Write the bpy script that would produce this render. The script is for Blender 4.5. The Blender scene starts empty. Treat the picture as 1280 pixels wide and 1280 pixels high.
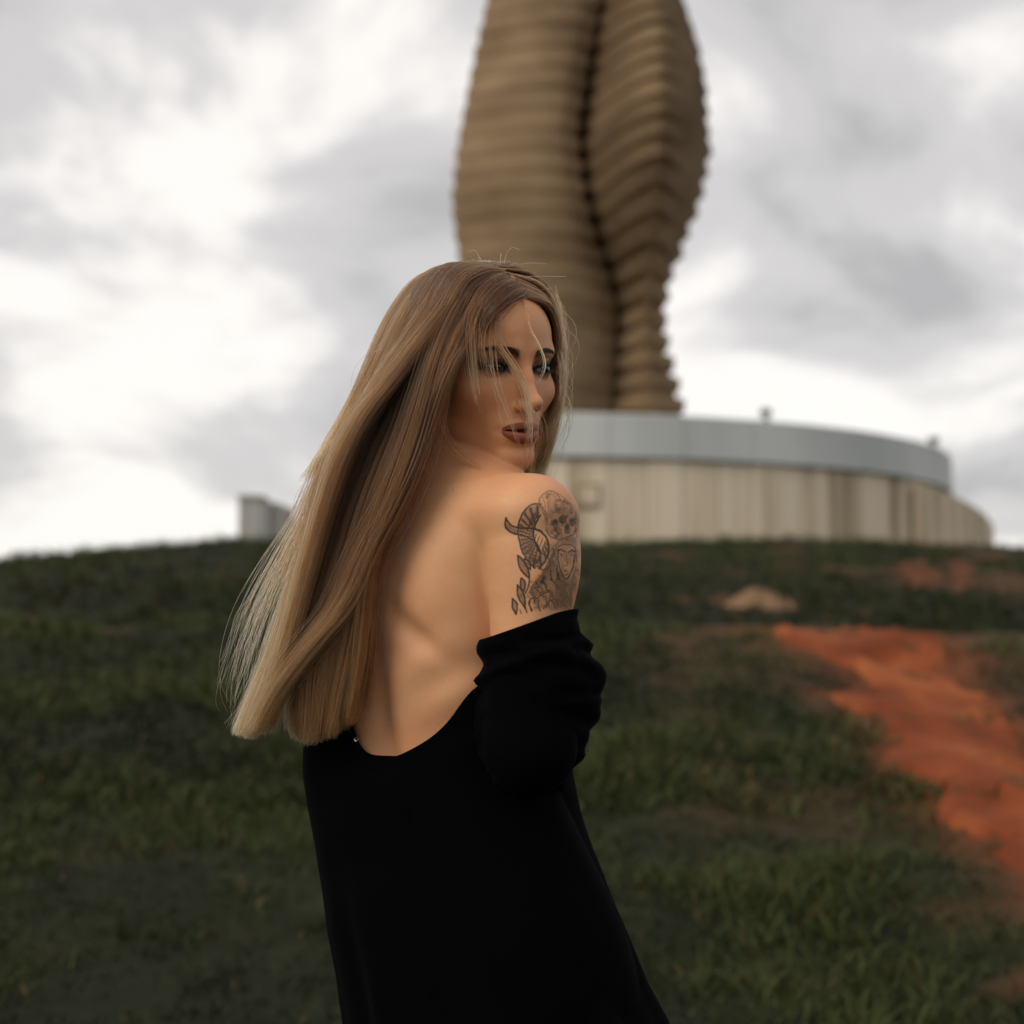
import bpy, bmesh, math, random
import numpy as np
from mathutils import Vector, Matrix

random.seed(7)
rng = np.random.default_rng(7)
scene = bpy.context.scene
COL = scene.collection
R = math.radians

# ------------------------------------------------------------------ camera
FPX = 1867.0                       # focal length in pixels of the 1280 px wide frame
TILT = math.atan(145 / FPX)        # the horizon lies at y = 785 of 1280
CAM = np.array([0.0, 0.0, 1.2])
cam_d = bpy.data.cameras.new('camera')
cam = bpy.data.objects.new('camera', cam_d)
COL.objects.link(cam)
cam.location = CAM
cam.rotation_euler = (R(90) + TILT, 0, 0)
cam_d.sensor_width = 36
cam_d.lens = FPX / 1280 * 36
cam_d.clip_start = 0.05
cam_d.clip_end = 5000
cam_d.dof.use_dof = True
cam_d.dof.focus_distance = 1.63
cam_d.dof.aperture_fstop = 3.7
scene.camera = cam

# ------------------------------------------------------------------ sky, sun, exposure
SUN_AZ, SUN_EL = R(-126), R(36)     # azimuth from +Y (the view) towards +X
sun_dir = Vector((math.sin(SUN_AZ) * math.cos(SUN_EL), math.cos(SUN_AZ) * math.cos(SUN_EL), math.sin(SUN_EL)))
sun_d = bpy.data.lights.new('sun', 'SUN')
sun_d.energy = 2.0
sun_d.angle = R(40)
sun_d.color = (1.0, 0.87, 0.70)
sun = bpy.data.objects.new('sun', sun_d)
COL.objects.link(sun)
sun.rotation_euler = sun_dir.to_track_quat('Z', 'Y').to_euler()
sun.location = (0, 0, 60)

world = bpy.data.worlds.new('World')
scene.world = world
world.use_nodes = True
wn, wl = world.node_tree.nodes, world.node_tree.links
wn.clear()


def N(tree_nodes, typ, **kw):
    n = tree_nodes.new(typ)
    for k, v in kw.items():
        if k.startswith('i_'):
            n.inputs[k[2:].replace('_', ' ')].default_value = v
        else:
            setattr(n, k, v)
    return n


w_out = N(wn, 'ShaderNodeOutputWorld')
w_bg = N(wn, 'ShaderNodeBackground')
w_bg.inputs['Strength'].default_value = 0.1
sky = N(wn, 'ShaderNodeTexSky', sky_type='NISHITA', sun_disc=False, sun_elevation=SUN_EL, sun_rotation=SUN_AZ)
sky.dust_density = 2.0
tc = N(wn, 'ShaderNodeTexCoord')
sep = N(wn, 'ShaderNodeSeparateXYZ')
wl.new(tc.outputs['Generated'], sep.inputs[0])
zz = N(wn, 'ShaderNodeMath', operation='MAXIMUM')
wl.new(sep.outputs['Z'], zz.inputs[0]); zz.inputs[1].default_value = 0.0
za = N(wn, 'ShaderNodeMath', operation='ADD'); wl.new(zz.outputs[0], za.inputs[0]); za.inputs[1].default_value = 0.42
dx = N(wn, 'ShaderNodeMath', operation='DIVIDE'); wl.new(sep.outputs['X'], dx.inputs[0]); wl.new(za.outputs[0], dx.inputs[1])
dy = N(wn, 'ShaderNodeMath', operation='DIVIDE'); wl.new(sep.outputs['Y'], dy.inputs[0]); wl.new(za.outputs[0], dy.inputs[1])
cmb = N(wn, 'ShaderNodeCombineXYZ')
wl.new(dx.outputs[0], cmb.inputs[0]); wl.new(dy.outputs[0], cmb.inputs[1])
cmb.inputs[2].default_value = 3.7
n1 = N(wn, 'ShaderNodeTexNoise'); n1.inputs['Scale'].default_value = 3.1; n1.inputs['Detail'].default_value = 6; n1.inputs['Roughness'].default_value = 0.5; n1.inputs['Distortion'].default_value = 0.35
n2 = N(wn, 'ShaderNodeTexNoise'); n2.inputs['Scale'].default_value = 1.5; n2.inputs['Detail'].default_value = 3
wl.new(cmb.outputs[0], n1.inputs['Vector']); wl.new(cmb.outputs[0], n2.inputs['Vector'])
mixn = N(wn, 'ShaderNodeMath', operation='MULTIPLY_ADD')
wl.new(n1.outputs['Fac'], mixn.inputs[0]); mixn.inputs[1].default_value = 0.62
hb = N(wn, 'ShaderNodeMath', operation='MULTIPLY'); wl.new(n2.outputs['Fac'], hb.inputs[0]); hb.inputs[1].default_value = 0.38
wl.new(hb.outputs[0], mixn.inputs[2])
ramp = N(wn, 'ShaderNodeValToRGB')
ramp.color_ramp.interpolation = 'EASE'
ramp.color_ramp.elements[0].position = 0.40; ramp.color_ramp.elements[0].color = (0.43, 0.43, 0.432, 1)
ramp.color_ramp.elements[1].position = 0.585; ramp.color_ramp.elements[1].color = (0.92, 0.90, 0.865, 1)
e = ramp.color_ramp.elements.new(0.49); e.color = (0.60, 0.59, 0.59, 1)
# the cloud thins towards the horizon all round
hz1 = N(wn, 'ShaderNodeMath', operation='MULTIPLY'); wl.new(zz.outputs[0], hz1.inputs[0]); hz1.inputs[1].default_value = -6.5
hz2 = N(wn, 'ShaderNodeMath', operation='EXPONENT'); wl.new(hz1.outputs[0], hz2.inputs[0])
hz3 = N(wn, 'ShaderNodeMath', operation='MULTIPLY_ADD'); wl.new(hz2.outputs[0], hz3.inputs[0]); hz3.inputs[1].default_value = 0.075; wl.new(mixn.outputs[0], hz3.inputs[2])
wl.new(hz3.outputs[0], ramp.inputs[0])
csc = N(wn, 'ShaderNodeMix', data_type='RGBA', blend_type='MULTIPLY')
csc.inputs['Factor'].default_value = 1.0
wl.new(ramp.outputs[0], csc.inputs[6]); csc.inputs[7].default_value = (11.8, 11.6, 11.5, 1)
mx = N(wn, 'ShaderNodeMix', data_type='RGBA')
mx.inputs['Factor'].default_value = 0.92
wl.new(sky.outputs[0], mx.inputs[6]); wl.new(csc.outputs[2], mx.inputs[7])
wl.new(mx.outputs[2], w_bg.inputs['Color'])
wl.new(w_bg.outputs[0], w_out.inputs[0])

scene.view_settings.view_transform = 'Standard'
scene.view_settings.look = 'None'
scene.view_settings.exposure = 0.0
scene.view_settings.gamma = 1.0
scene.view_settings.use_curve_mapping = False
scene.cycles.use_denoising = True
scene.cycles.max_bounces = 8
scene.cycles.transparent_max_bounces = 8
scene.render.hair_type = 'STRIP'

# ------------------------------------------------------------------ helpers
_ct, _st = math.cos(TILT), math.sin(TILT)


def P(px, py, Y):
    """the world point seen at a pixel of the photograph (1280 px frame) at the distance Y"""
    px = np.asarray(px, float); py = np.asarray(py, float); Y = np.asarray(Y, float)
    k = (640 - py) / FPX
    dyy = _ct - _st * k
    s = Y / dyy
    return np.stack(np.broadcast_arrays((px - 640) / FPX * s, Y + 0 * s, 1.2 + (_st + _ct * k) * s), -1)


def pix(p):
    """the pixel of the photograph where a world point is seen"""
    q = p - CAM
    d = q[..., 1] * _ct + q[..., 2] * _st
    return 640 + FPX * q[..., 0] / d, 640 - FPX * (-q[..., 1] * _st + q[..., 2] * _ct) / d


def tag(o, label=None, cat=None, group=None, kind=None):
    if label: o['label'] = label
    if cat: o['category'] = cat
    if group: o['group'] = group
    if kind: o['kind'] = kind
    return o


def mesh_obj(name, verts, faces, mat, parent=None, smooth=False):
    me = bpy.data.meshes.new(name)
    verts = np.asarray(verts, np.float32)
    if isinstance(faces, np.ndarray):
        nf, k = faces.shape
        me.vertices.add(len(verts)); me.vertices.foreach_set('co', verts.ravel())
        me.loops.add(nf * k); me.loops.foreach_set('vertex_index', faces.astype(np.int32).ravel())
        me.polygons.add(nf); me.polygons.foreach_set('loop_start', np.arange(0, nf * k, k, dtype=np.int32))
        me.update(calc_edges=True)
    else:
        me.from_pydata(verts.tolist(), [], faces)
    if smooth:
        me.polygons.foreach_set('use_smooth', np.ones(len(me.polygons), bool))
    me.validate()
    o = bpy.data.objects.new(name, me)
    COL.objects.link(o)
    if mat: me.materials.append(mat)
    if parent: o.parent = parent
    return o


def empty(name, loc=(0, 0, 0)):
    o = bpy.data.objects.new(name, None)
    COL.objects.link(o)
    o.location = loc
    return o


def set_col(me, name, col):
    at = me.attributes.new(name, 'FLOAT_COLOR', 'POINT')
    c = np.ones((len(me.vertices), 4), np.float32)
    c[:, :3] = col
    at.data.foreach_set('color', c.ravel())


def mat_new(name):
    m = bpy.data.materials.new(name)
    m.use_nodes = True
    nt = m.node_tree
    b = nt.nodes['Principled BSDF']
    return m, nt.nodes, nt.links, b


def mat_noise(name, c1, c2, scale, rough=0.85, detail=6, lo=0.35, hi=0.65, bump=0.0, bscale=None, stretch=None, spec=0.3, c3=None, obj=True):
    m, n, l, b = mat_new(name)
    t = N(n, 'ShaderNodeTexCoord')
    mp = N(n, 'ShaderNodeMapping')
    l.new(t.outputs['Object' if obj else 'Generated'], mp.inputs[0])
    if stretch: mp.inputs['Scale'].default_value = stretch
    nz = N(n, 'ShaderNodeTexNoise'); nz.inputs['Scale'].default_value = scale; nz.inputs['Detail'].default_value = detail
    l.new(mp.outputs[0], nz.inputs['Vector'])
    r = N(n, 'ShaderNodeValToRGB')
    r.color_ramp.elements[0].position = lo; r.color_ramp.elements[0].color = (*c1, 1)
    r.color_ramp.elements[1].position = hi; r.color_ramp.elements[1].color = (*c2, 1)
    if c3:
        e = r.color_ramp.elements.new((lo + hi) / 2); e.color = (*c3, 1)
    l.new(nz.outputs['Fac'], r.inputs[0]); l.new(r.outputs[0], b.inputs['Base Color'])
    b.inputs['Roughness'].default_value = rough
    b.inputs['Specular IOR Level'].default_value = spec
    if bump:
        nb = N(n, 'ShaderNodeTexNoise'); nb.inputs['Scale'].default_value = bscale or scale * 6; nb.inputs['Detail'].default_value = 5
        l.new(t.outputs['Object'], nb.inputs['Vector'])
        bp = N(n, 'ShaderNodeBump'); bp.inputs['Strength'].default_value = bump
        l.new(nb.outputs['Fac'], bp.inputs['Height']); l.new(bp.outputs[0], b.inputs['Normal'])
    return m


def vnoise(x, y, seed=0):
    """smooth value noise, -1..1"""
    x = np.asarray(x, float); y = np.asarray(y, float)
    xi, yi = np.floor(x).astype(np.int64), np.floor(y).astype(np.int64)
    fx, fy = x - xi, y - yi
    fx = fx * fx * (3 - 2 * fx); fy = fy * fy * (3 - 2 * fy)

    def h(a, b):
        v = np.sin(a * 127.1 + b * 311.7 + seed * 74.7) * 43758.5453
        return (v - np.floor(v)) * 2 - 1
    return (h(xi, yi) * (1 - fx) + h(xi + 1, yi) * fx) * (1 - fy) + (h(xi, yi + 1) * (1 - fx) + h(xi + 1, yi + 1) * fx) * fy


def fbm(x, y, seed=0, o=4):
    s = 0; a = 0.5
    for i in range(o):
        s = s + a * vnoise(x * 2 ** i, y * 2 ** i, seed + i * 3); a *= 0.5
    return s


def sstep(a, b, x):
    t = np.clip((x - a) / (b - a), 0, 1)
    return t * t * (3 - 2 * t)

# ------------------------------------------------------------------ the ground
def ground_z(x, y):
    x = np.asarray(x, float); y = np.asarray(y, float)
    yy = y + 0.5 * fbm(x * 0.25, x * 0 + 3.3, 2)
    z1 = 1.22 * np.clip((yy - 4.0) / 8.6, 0, 1) ** 1.15
    top = 3.70 - 1.05 * sstep(-6, -19, x) - 0.45 * sstep(9, 19, x)
    z2 = np.maximum(top - 1.22, 0.3) * sstep(15.5, 46.0, y) - 0.42 * sstep(12.7, 15.0, yy) * sstep(30, 20, y)
    near = sstep(2.6, 6.0, y)
    lump = (0.14 * fbm(x * 0.7, y * 0.7, 4) + 0.05 * fbm(x * 2.3, y * 2.3, 9)) * near * (1 - 0.0 * y)
    return z1 + z2 + lump + 0.25 * fbm(x * 0.12, y * 0.12, 6) * sstep(16, 30, y) * sstep(52, 45, y)


def hit_ground(px, py):
    """where the ray of a pixel meets the ground"""
    px = np.atleast_1d(np.asarray(px, float)); py = np.atleast_1d(np.asarray(py, float))
    best = np.full(len(px), np.nan); done = np.zeros(len(px), bool)
    for Y in np.linspace(2.5, 60, 700):
        p = P(px, py, np.full(len(px), Y))
        h = (p[:, 2] < ground_z(p[:, 0], p[:, 1])) & ~done
        best[h] = Y; done |= h
    best[~done] = 60
    return P(px, py, best)


def grid_axis(lo, hi, n, far):
    a = np.linspace(lo, hi, n); st = a[1] - a[0]
    ext = []; s = st; v = hi
    while v < far: s *= 1.35; v += s; ext.append(v)
    exl = []; s = st; v = lo
    while v > -far: s *= 1.35; v -= s; exl.append(v)
    return np.concatenate([exl[::-1], a, ext])


gx = grid_axis(-22, 22, 330, 1500); gy = grid_axis(2.0, 52, 380, 1500)
GX, GY = np.meshgrid(gx, gy, indexing='ij')
GZ = ground_z(GX, GY)
nx, ny = len(gx), len(gy)
idx = np.arange(nx * ny).reshape(nx, ny)
gF = np.stack([idx[:-1, :-1], idx[1:, :-1], idx[1:, 1:], idx[:-1, 1:]], -1).reshape(-1, 4)
gV = np.stack([GX, GY, GZ], -1).reshape(-1, 3)


def inside(poly, x, y):
    ins = np.zeros(len(x), bool)
    for a, b in zip(poly, np.roll(poly, -1, 0)):
        ins ^= ((a[1] > y) != (b[1] > y)) & (x < (b[0] - a[0]) * (y - a[1]) / (b[1] - a[1] + 1e-12) + a[0])
    return ins


def region(pix_poly):
    return hit_ground(*np.array(pix_poly, float).T)[:, :2]


PATH = region([(945, 787), (1000, 790), (1168, 793), (1228, 850), (1310, 955), (1400, 1090), (1400, 1180), (1290, 1105), (1192, 1042), (1152, 992),
               (1094, 946), (1116, 930), (1096, 905), (1040, 880), (1030, 868), (1080, 864), (1066, 842), (1010, 818)])
SPOTS = [region([(1182, 700), (1208, 700), (1222, 742), (1195, 738)]), region([(1118, 706), (1160, 702), (1180, 730), (1130, 735)]),
         region([(1230, 1225), (1300, 1215), (1300, 1270), (1240, 1262)])]
DRY = [region([(900, 800), (960, 795), (1010, 850), (1030, 900), (960, 940), (900, 930), (870, 860)]), region([(880, 960), (1060, 980), (1110, 1040), (1040, 1080), (900, 1050), (850, 1000)]),
       region([(820, 840), (900, 835), (920, 980), (850, 1010)])]


def mask(polys, x, y, wob=0.14, sd=3):
    xx = x + wob * fbm(x * 2.2, y * 2.2, sd) * 2; yy = y + wob * fbm(x * 2.2, y * 2.2, sd + 7) * 2
    m = np.zeros(len(x), bool)
    for p in polys: m |= inside(p, xx, yy)
    return m


def near_path(x, y):
    """1 on the path, falling to 0 about a metre from it"""
    p = np.stack([x, y], 1); d = np.full(len(x), 1e9)
    for a, b in zip(PATH, np.roll(PATH, -1, 0)):
        ab = b - a; t = np.clip(((p - a) @ ab) / max(ab @ ab, 1e-9), 0, 1)
        d = np.minimum(d, np.hypot(*(p - a - t[:, None] * ab).T))
    return np.where(inside(PATH, x, y), 1.0, np.exp(-(d / 0.17) ** 1.5))


def bare_amount(x, y):
    """how much earth shows between the grass"""
    v = fbm(x * 0.55, y * 0.55, 14) + 0.5 * fbm(x * 2.4, y * 2.4, 15)
    right = sstep(-0.5, 2.0, x - 0.06 * y)
    b = sstep(0.05, 0.45, v - 0.30 + 0.30 * right)
    b = np.maximum(b, 0.42 * mask(DRY, x, y, 0.25, 5) * sstep(-0.35, 0.05, v))
    b = np.maximum(b, near_path(x, y) * sstep(-0.45, 0.15, fbm(x * 3.3, y * 3.3, 61) + 0.25))
    return np.maximum(b, 0.95 * mask(SPOTS, x, y, 0.18, 6))


red = mask(SPOTS, gV[:, 0], gV[:, 1], 0.18, 6)
bare = bare_amount(gV[:, 0], gV[:, 1])
gm, n, l, b = mat_new('ground')
at = N(n, 'ShaderNodeAttribute', attribute_name='earth')
tcn = N(n, 'ShaderNodeTexCoord')
nz = N(n, 'ShaderNodeTexNoise'); nz.inputs['Scale'].default_value = 3.0; nz.inputs['Detail'].default_value = 8
l.new(tcn.outputs['Object'], nz.inputs['Vector'])
mxn = N(n, 'ShaderNodeMix', data_type='RGBA', blend_type='MULTIPLY'); mxn.inputs['Factor'].default_value = 1.0
rr = N(n, 'ShaderNodeValToRGB'); rr.color_ramp.elements[0].position = 0.3; rr.color_ramp.elements[0].color = (0.55, 0.55, 0.55, 1); rr.color_ramp.elements[1].position = 0.7; rr.color_ramp.elements[1].color = (1.25, 1.2, 1.15, 1)
l.new(nz.outputs['Fac'], rr.inputs[0]); l.new(at.outputs['Color'], mxn.inputs[6]); l.new(rr.outputs[0], mxn.inputs[7])
l.new(mxn.outputs[2], b.inputs['Base Color']); b.inputs['Roughness'].default_value = 0.95; b.inputs['Specular IOR Level'].default_value = 0.1
bp = N(n, 'ShaderNodeBump'); bp.inputs['Strength'].default_value = 0.6; bp.inputs['Distance'].default_value = 0.05
l.new(nz.outputs['Fac'], bp.inputs['Height']); l.new(bp.outputs[0], b.inputs['Normal'])
ground = mesh_obj('ground', gV, gF, gm, smooth=True)
gc = np.array([0.016, 0.019, 0.009]) * (1 - bare[:, None]) + np.array([0.060, 0.037, 0.019]) * bare[:, None]
gc[red] = (0.11, 0.044, 0.022); gc[red & (gV[:, 1] < 9)] = (0.065, 0.032, 0.017)
npth = (near_path(gV[:, 0], gV[:, 1]) * bare)[:, None]
gc = gc * (1 - npth) + np.array([0.12, 0.042, 0.019]) * npth
set_col(ground.data, 'earth', gc)
tag(ground, kind='structure')

# the trodden path of red earth
x0, y0 = PATH.min(0) - 0.5; x1, y1 = PATH.max(0) + 0.5
px_, py_ = np.meshgrid(np.arange(x0, x1, 0.05), np.arange(y0, y1, 0.05), indexing='ij')
inm = mask([PATH], px_.ravel(), py_.ravel(), 0.07, 8).reshape(px_.shape)
pz = ground_z(px_, py_) + 0.022 + 0.060 * fbm(px_ * 3.2, py_ * 1.6, 40) + 0.040 * fbm(px_ * 9, py_ * 7, 41)
ii = np.arange(px_.size).reshape(px_.shape)
pf = np.stack([ii[:-1, :-1], ii[1:, :-1], ii[1:, 1:], ii[:-1, 1:]], -1).reshape(-1, 4)
keep = inm.ravel()[pf].sum(1) >= 3
pf = pf[keep]; used, inv = np.unique(pf, return_inverse=True)
# edges sink into the ground so that no rim stands out
pv = np.stack([px_, py_, pz], -1).reshape(-1, 3)[used]
edge = np.zeros(px_.size); np.add.at(edge, pf.ravel(), 1); pv[:, 2] -= np.where(edge[used] < 4, 0.05, 0)
path_m = mat_noise('red_earth', (0.10, 0.025, 0.010), (0.27, 0.085, 0.032), 1.6, 0.95, 9, 0.34, 0.66, bump=0.8, bscale=9, spec=0.1, c3=(0.18, 0.046, 0.017), stretch=(1.0, 0.55, 1))
path = mesh_obj('dirt_path', pv, inv.reshape(-1, 4), path_m, smooth=True)
tag(path, kind='structure')

# grass: blades in tufts over the slopes
leaf_m, n, l, b = mat_new('grass')
at = N(n, 'ShaderNodeAttribute', attribute_name='blade')
l.new(at.outputs['Color'], b.inputs['Base Color']); b.inputs['Roughness'].default_value = 0.7; b.inputs['Specular IOR Level'].default_value = 0.15


def grass_blades(nt, ymin, ymax, per, hmin, hmax, width, seed):
    r = np.random.default_rng(seed)
    y = ymin + (ymax - ymin) * r.random(nt) ** (1.0 if ymax - ymin < 15 else 1.3)
    x = (r.random(nt) * 2 - 1) * (y * 0.50 + 2.2)
    ba = bare_amount(x, y)
    ok = ~mask([PATH], x, y, 0.07, 8) & (r.random(nt) > ba * 0.9) | (mask([PATH], x, y, 0.45, 12) & (r.random(nt) < 0.10))
    x, y, ba = x[ok], y[ok], ba[ok]
    cl = fbm(x * 0.9, y * 0.9, 23) + 0.6 * fbm(x * 3.1, y * 3.1, 24)
    H = (hmin + (hmax - hmin) * r.random(len(x))) * (0.55 + 1.6 * np.clip(cl + 0.12, 0, 1)) * (1 - 0.4 * ba)
    k = per
    x = np.repeat(x, k) + r.normal(0, 0.055, len(x) * k); y = np.repeat(y, k) + r.normal(0, 0.055, len(y) * k)
    H = np.repeat(H, k) * r.uniform(0.6, 1.1, len(x)); ba = np.repeat(ba, k); cl = np.repeat(cl, k)
    z = ground_z(x, y) - 0.02
    a = r.random(len(x)) * 6.283; ln = r.uniform(0.3, 1.5, len(x)) * H
    w = width * r.uniform(0.6, 1.3, len(x))
    wx, wy = np.cos(a) * w, np.sin(a) * w
    b_ = r.random(len(x)) * 6.283
    tx, ty = np.cos(b_) * ln, np.sin(b_) * ln
    v = np.stack([np.stack([x - wx, y - wy, z], 1), np.stack([x + wx, y + wy, z], 1),
                  np.stack([x + wx * .8 + tx * .4, y + wy * .8 + ty * .4, z + H * .65], 1), np.stack([x - wx * .8 + tx * .4, y - wy * .8 + ty * .4, z + H * .65], 1),
                  np.stack([x + tx, y + ty, z + H], 1)], 1)
    i = np.arange(len(x))[:, None] * 5
    f = np.concatenate([np.concatenate([i, i + 1, i + 2], 1), np.concatenate([i, i + 2, i + 3], 1), np.concatenate([i + 3, i + 2, i + 4], 1)])
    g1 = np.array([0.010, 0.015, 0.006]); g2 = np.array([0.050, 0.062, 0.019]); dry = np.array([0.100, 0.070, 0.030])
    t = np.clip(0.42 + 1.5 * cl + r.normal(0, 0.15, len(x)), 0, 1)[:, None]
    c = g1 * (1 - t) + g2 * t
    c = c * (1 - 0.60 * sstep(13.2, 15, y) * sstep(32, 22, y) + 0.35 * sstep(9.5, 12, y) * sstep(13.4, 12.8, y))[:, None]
    dr = (r.random(len(x)) < 0.04 + 0.35 * ba)[:, None]
    c = np.where(dr, dry * r.uniform(0.5, 1.1, (len(x), 1)), c)
    return v.reshape(-1, 3), f, np.repeat(c, 5, 0)


gv, gf, gcl, base_i = [], [], [], 0
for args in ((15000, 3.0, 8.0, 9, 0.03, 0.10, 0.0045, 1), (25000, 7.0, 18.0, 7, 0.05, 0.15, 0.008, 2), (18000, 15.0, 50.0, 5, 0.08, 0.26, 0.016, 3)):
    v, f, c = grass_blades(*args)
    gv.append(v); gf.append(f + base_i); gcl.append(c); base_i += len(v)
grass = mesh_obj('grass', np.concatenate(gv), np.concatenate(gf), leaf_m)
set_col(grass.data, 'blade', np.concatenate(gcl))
tag(grass, 'short dark grass covering the slopes', 'grass', kind='stuff')

# heap of pale earth below the monument
hp = hit_ground(955, 762)[0]
k, m_ = 28, 60
HW = 56 * float(hp[1]) / FPX
hv, hf = [], []
for i in range(k + 1):
    for j in range(m_):
        rr_ = i / k; a = j / m_ * 6.283
        nzv = 1 + 0.18 * float(fbm(np.array([math.cos(a) * 1.3 + 5]), np.array([math.sin(a) * 1.3]), 3)[0])
        hx_, hy_ = hp[0] + math.cos(a) * HW * rr_ * nzv, hp[1] + 0.4 + math.sin(a) * HW * 0.8 * rr_ * nzv
        hz = float(ground_z(hx_, hy_)) + HW * 0.42 * (math.cos(rr_ * 3.1416) * .5 + .5) ** 0.8 * (1 + 0.25 * float(vnoise(hx_ * 4, hy_ * 4, 3))) - 0.03
        hv.append((hx_, hy_, hz))
for i in range(k):
    for j in range(m_):
        hf.append((i * m_ + j, i * m_ + (j + 1) % m_, (i + 1) * m_ + (j + 1) % m_, (i + 1) * m_ + j))
hv = np.array(hv)
hm = mat_noise('pale_earth', (0.12, 0.072, 0.042), (0.22, 0.135, 0.082), 4, 0.95, 8, bump=0.7, bscale=25, spec=0.1)
hb0 = Vector((float(hp[0]), float(hp[1] + 0.4), float(hv[:, 2].min())))
heap = mesh_obj('earth_heap', hv - np.array(hb0), hf, hm, smooth=True)
heap.location = hb0
tag(heap, 'low heap of pale brown earth on the slope below the round podium', 'heap')

# ------------------------------------------------------------------ the podium
conc = mat_noise('podium_concrete', (0.25, 0.195, 0.13), (0.64, 0.56, 0.44), 0.55, 0.9, 9, 0.34, 0.62, bump=0.15, bscale=12, stretch=(2.0, 2.0, 0.13), c3=(0.55, 0.465, 0.345))
metal = mat_noise('band_paint', (0.40, 0.43, 0.43), (0.50, 0.53, 0.53), 0.35, 0.6, 6, bump=0.03, stretch=(1, 1, 0.3))
dark_c = mat_noise('stained_concrete', (0.20, 0.155, 0.10), (0.33, 0.26, 0.18), 1.5, 0.9, 6)
roof_m = mat_noise('roof_concrete', (0.28, 0.26, 0.23), (0.38, 0.36, 0.32), 0.8, 0.9)

PC = P(640, 785, 72.0); PCX, PCY = float(PC[0]), float(PC[1]); PR = 20.35
podium = empty('podium', (PCX, PCY, 3.2))
tag(podium, 'round pale concrete podium with a grey painted band below its rim', 'podium')
Z0, Z1, Z2 = 3.0, 7.12, 8.70


def arc_slab(name, a0, a1, r_out, r_in, z0, z1, mat, parent, seg=4, base=(0, 0, 0), bev=0.02):
    """a curved slab between two angles (0 = towards the camera, positive to the right), edges slightly chamfered"""
    v, f = [], []
    prof = [(r_in, z0), (r_out - bev, z0), (r_out, z0 + bev), (r_out, z1 - bev), (r_out - bev, z1), (r_in, z1)]
    m = len(prof)
    for i in range(seg + 1):
        a = a0 + (a1 - a0) * i / seg
        for r_, z_ in prof:
            v.append((math.sin(a) * r_, -math.cos(a) * r_, z_ - base[2]))
    for i in range(seg):
        for j in range(m):
            f.append((i * m + j, (i + 1) * m + j, (i + 1) * m + (j + 1) % m, i * m + (j + 1) % m))
    f.append(tuple(range(m))); f.append(tuple(seg * m + j for j in reversed(range(m))))
    return mesh_obj(name, v, [tuple(reversed(q)) for q in f], mat, parent)


A0, A1 = -0.24, 2.75
npan = 44
wp = (A1 - A0) / npan
prng = random.Random(3)
for i in range(npan):
    a = A0 + wp * i
    dr = prng.uniform(-0.035, 0.035)
    mat = conc
    if abs(a + wp / 2 - 0.155) < wp / 2:
        # panel with the recessed plaque
        u0, u1 = a + wp * 0.14, a + wp * 0.78
        o = arc_slab('wall_panel', a + 0.0008, a + wp - 0.0008, PR - 0.12, PR - 0.5, Z0, Z1, conc, podium, base=(0, 0, 3.2))
        fr_ = arc_slab('plaque_frame', u0, u1, PR - 0.06, PR - 0.2, 5.35, 6.25, dark_c, podium, base=(0, 0, 3.2))
        arc_slab('plaque', u0 + 0.006, u1 - 0.006, PR - 0.03, PR - 0.1, 5.50, 6.10, conc, podium, base=(0, 0, 3.2))
        continue
    arc_slab('wall_panel', a + 0.0012, a + wp - 0.0012, PR - 0.10 + dr, PR - 0.5, Z0, Z1, mat, podium, base=(0, 0, 3.2))
arc_slab('wall_core', A0, A1, PR - 0.35, PR - 0.8, Z0, Z1 - 0.02, dark_c, podium, seg=60, base=(0, 0, 3.2))
nb = 22; wb = (A1 - A0) / nb
for i in range(nb):
    arc_slab('band_panel', A0 + wb * i + 0.0006, A0 + wb * (i + 1) - 0.0006, PR + 0.10 + prng.uniform(-.012, .012), PR - 0.3, Z1 + 0.02, Z2, metal, podium, seg=6, base=(0, 0, 3.2), bev=0.04)
# deck and the plain wall that closes the podium at its straight side
ring = [(math.sin(A0 + (A1 - A0) * i / 80) * (PR - 0.3), -math.cos(A0 + (A1 - A0) * i / 80) * (PR - 0.3)) for i in range(81)]
v = [(a, b, Z2 - 0.45 - 3.2) for a, b in ring] + [(a, b, Z2 - 0.15 - 3.2) for a, b in ring]
f = [tuple(reversed(range(81))), tuple(range(81, 162))] + [(i, (i + 1) % 81, 81 + (i + 1) % 81, 81 + i) for i in range(81)]
mesh_obj('deck', v, f, roof_m, podium)
pa, pb = np.array(ring[0]), np.array(ring[-1]); dd = (pb - pa) / np.linalg.norm(pb - pa); nn = np.array([-dd[1], dd[0]])
q4 = [pa, pb, pb + nn * 0.4, pa + nn * 0.4]
v = [(*q_, -0.2) for q_ in q4] + [(*q_, Z2 - 0.47 - 3.2) for q_ in q4]
mesh_obj('side_wall', v, [(0, 3, 2, 1), (4, 5, 6, 7)] + [(i, (i + 1) % 4, 4 + (i + 1) % 4, 4 + i) for i in range(4)], conc, podium)

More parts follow.
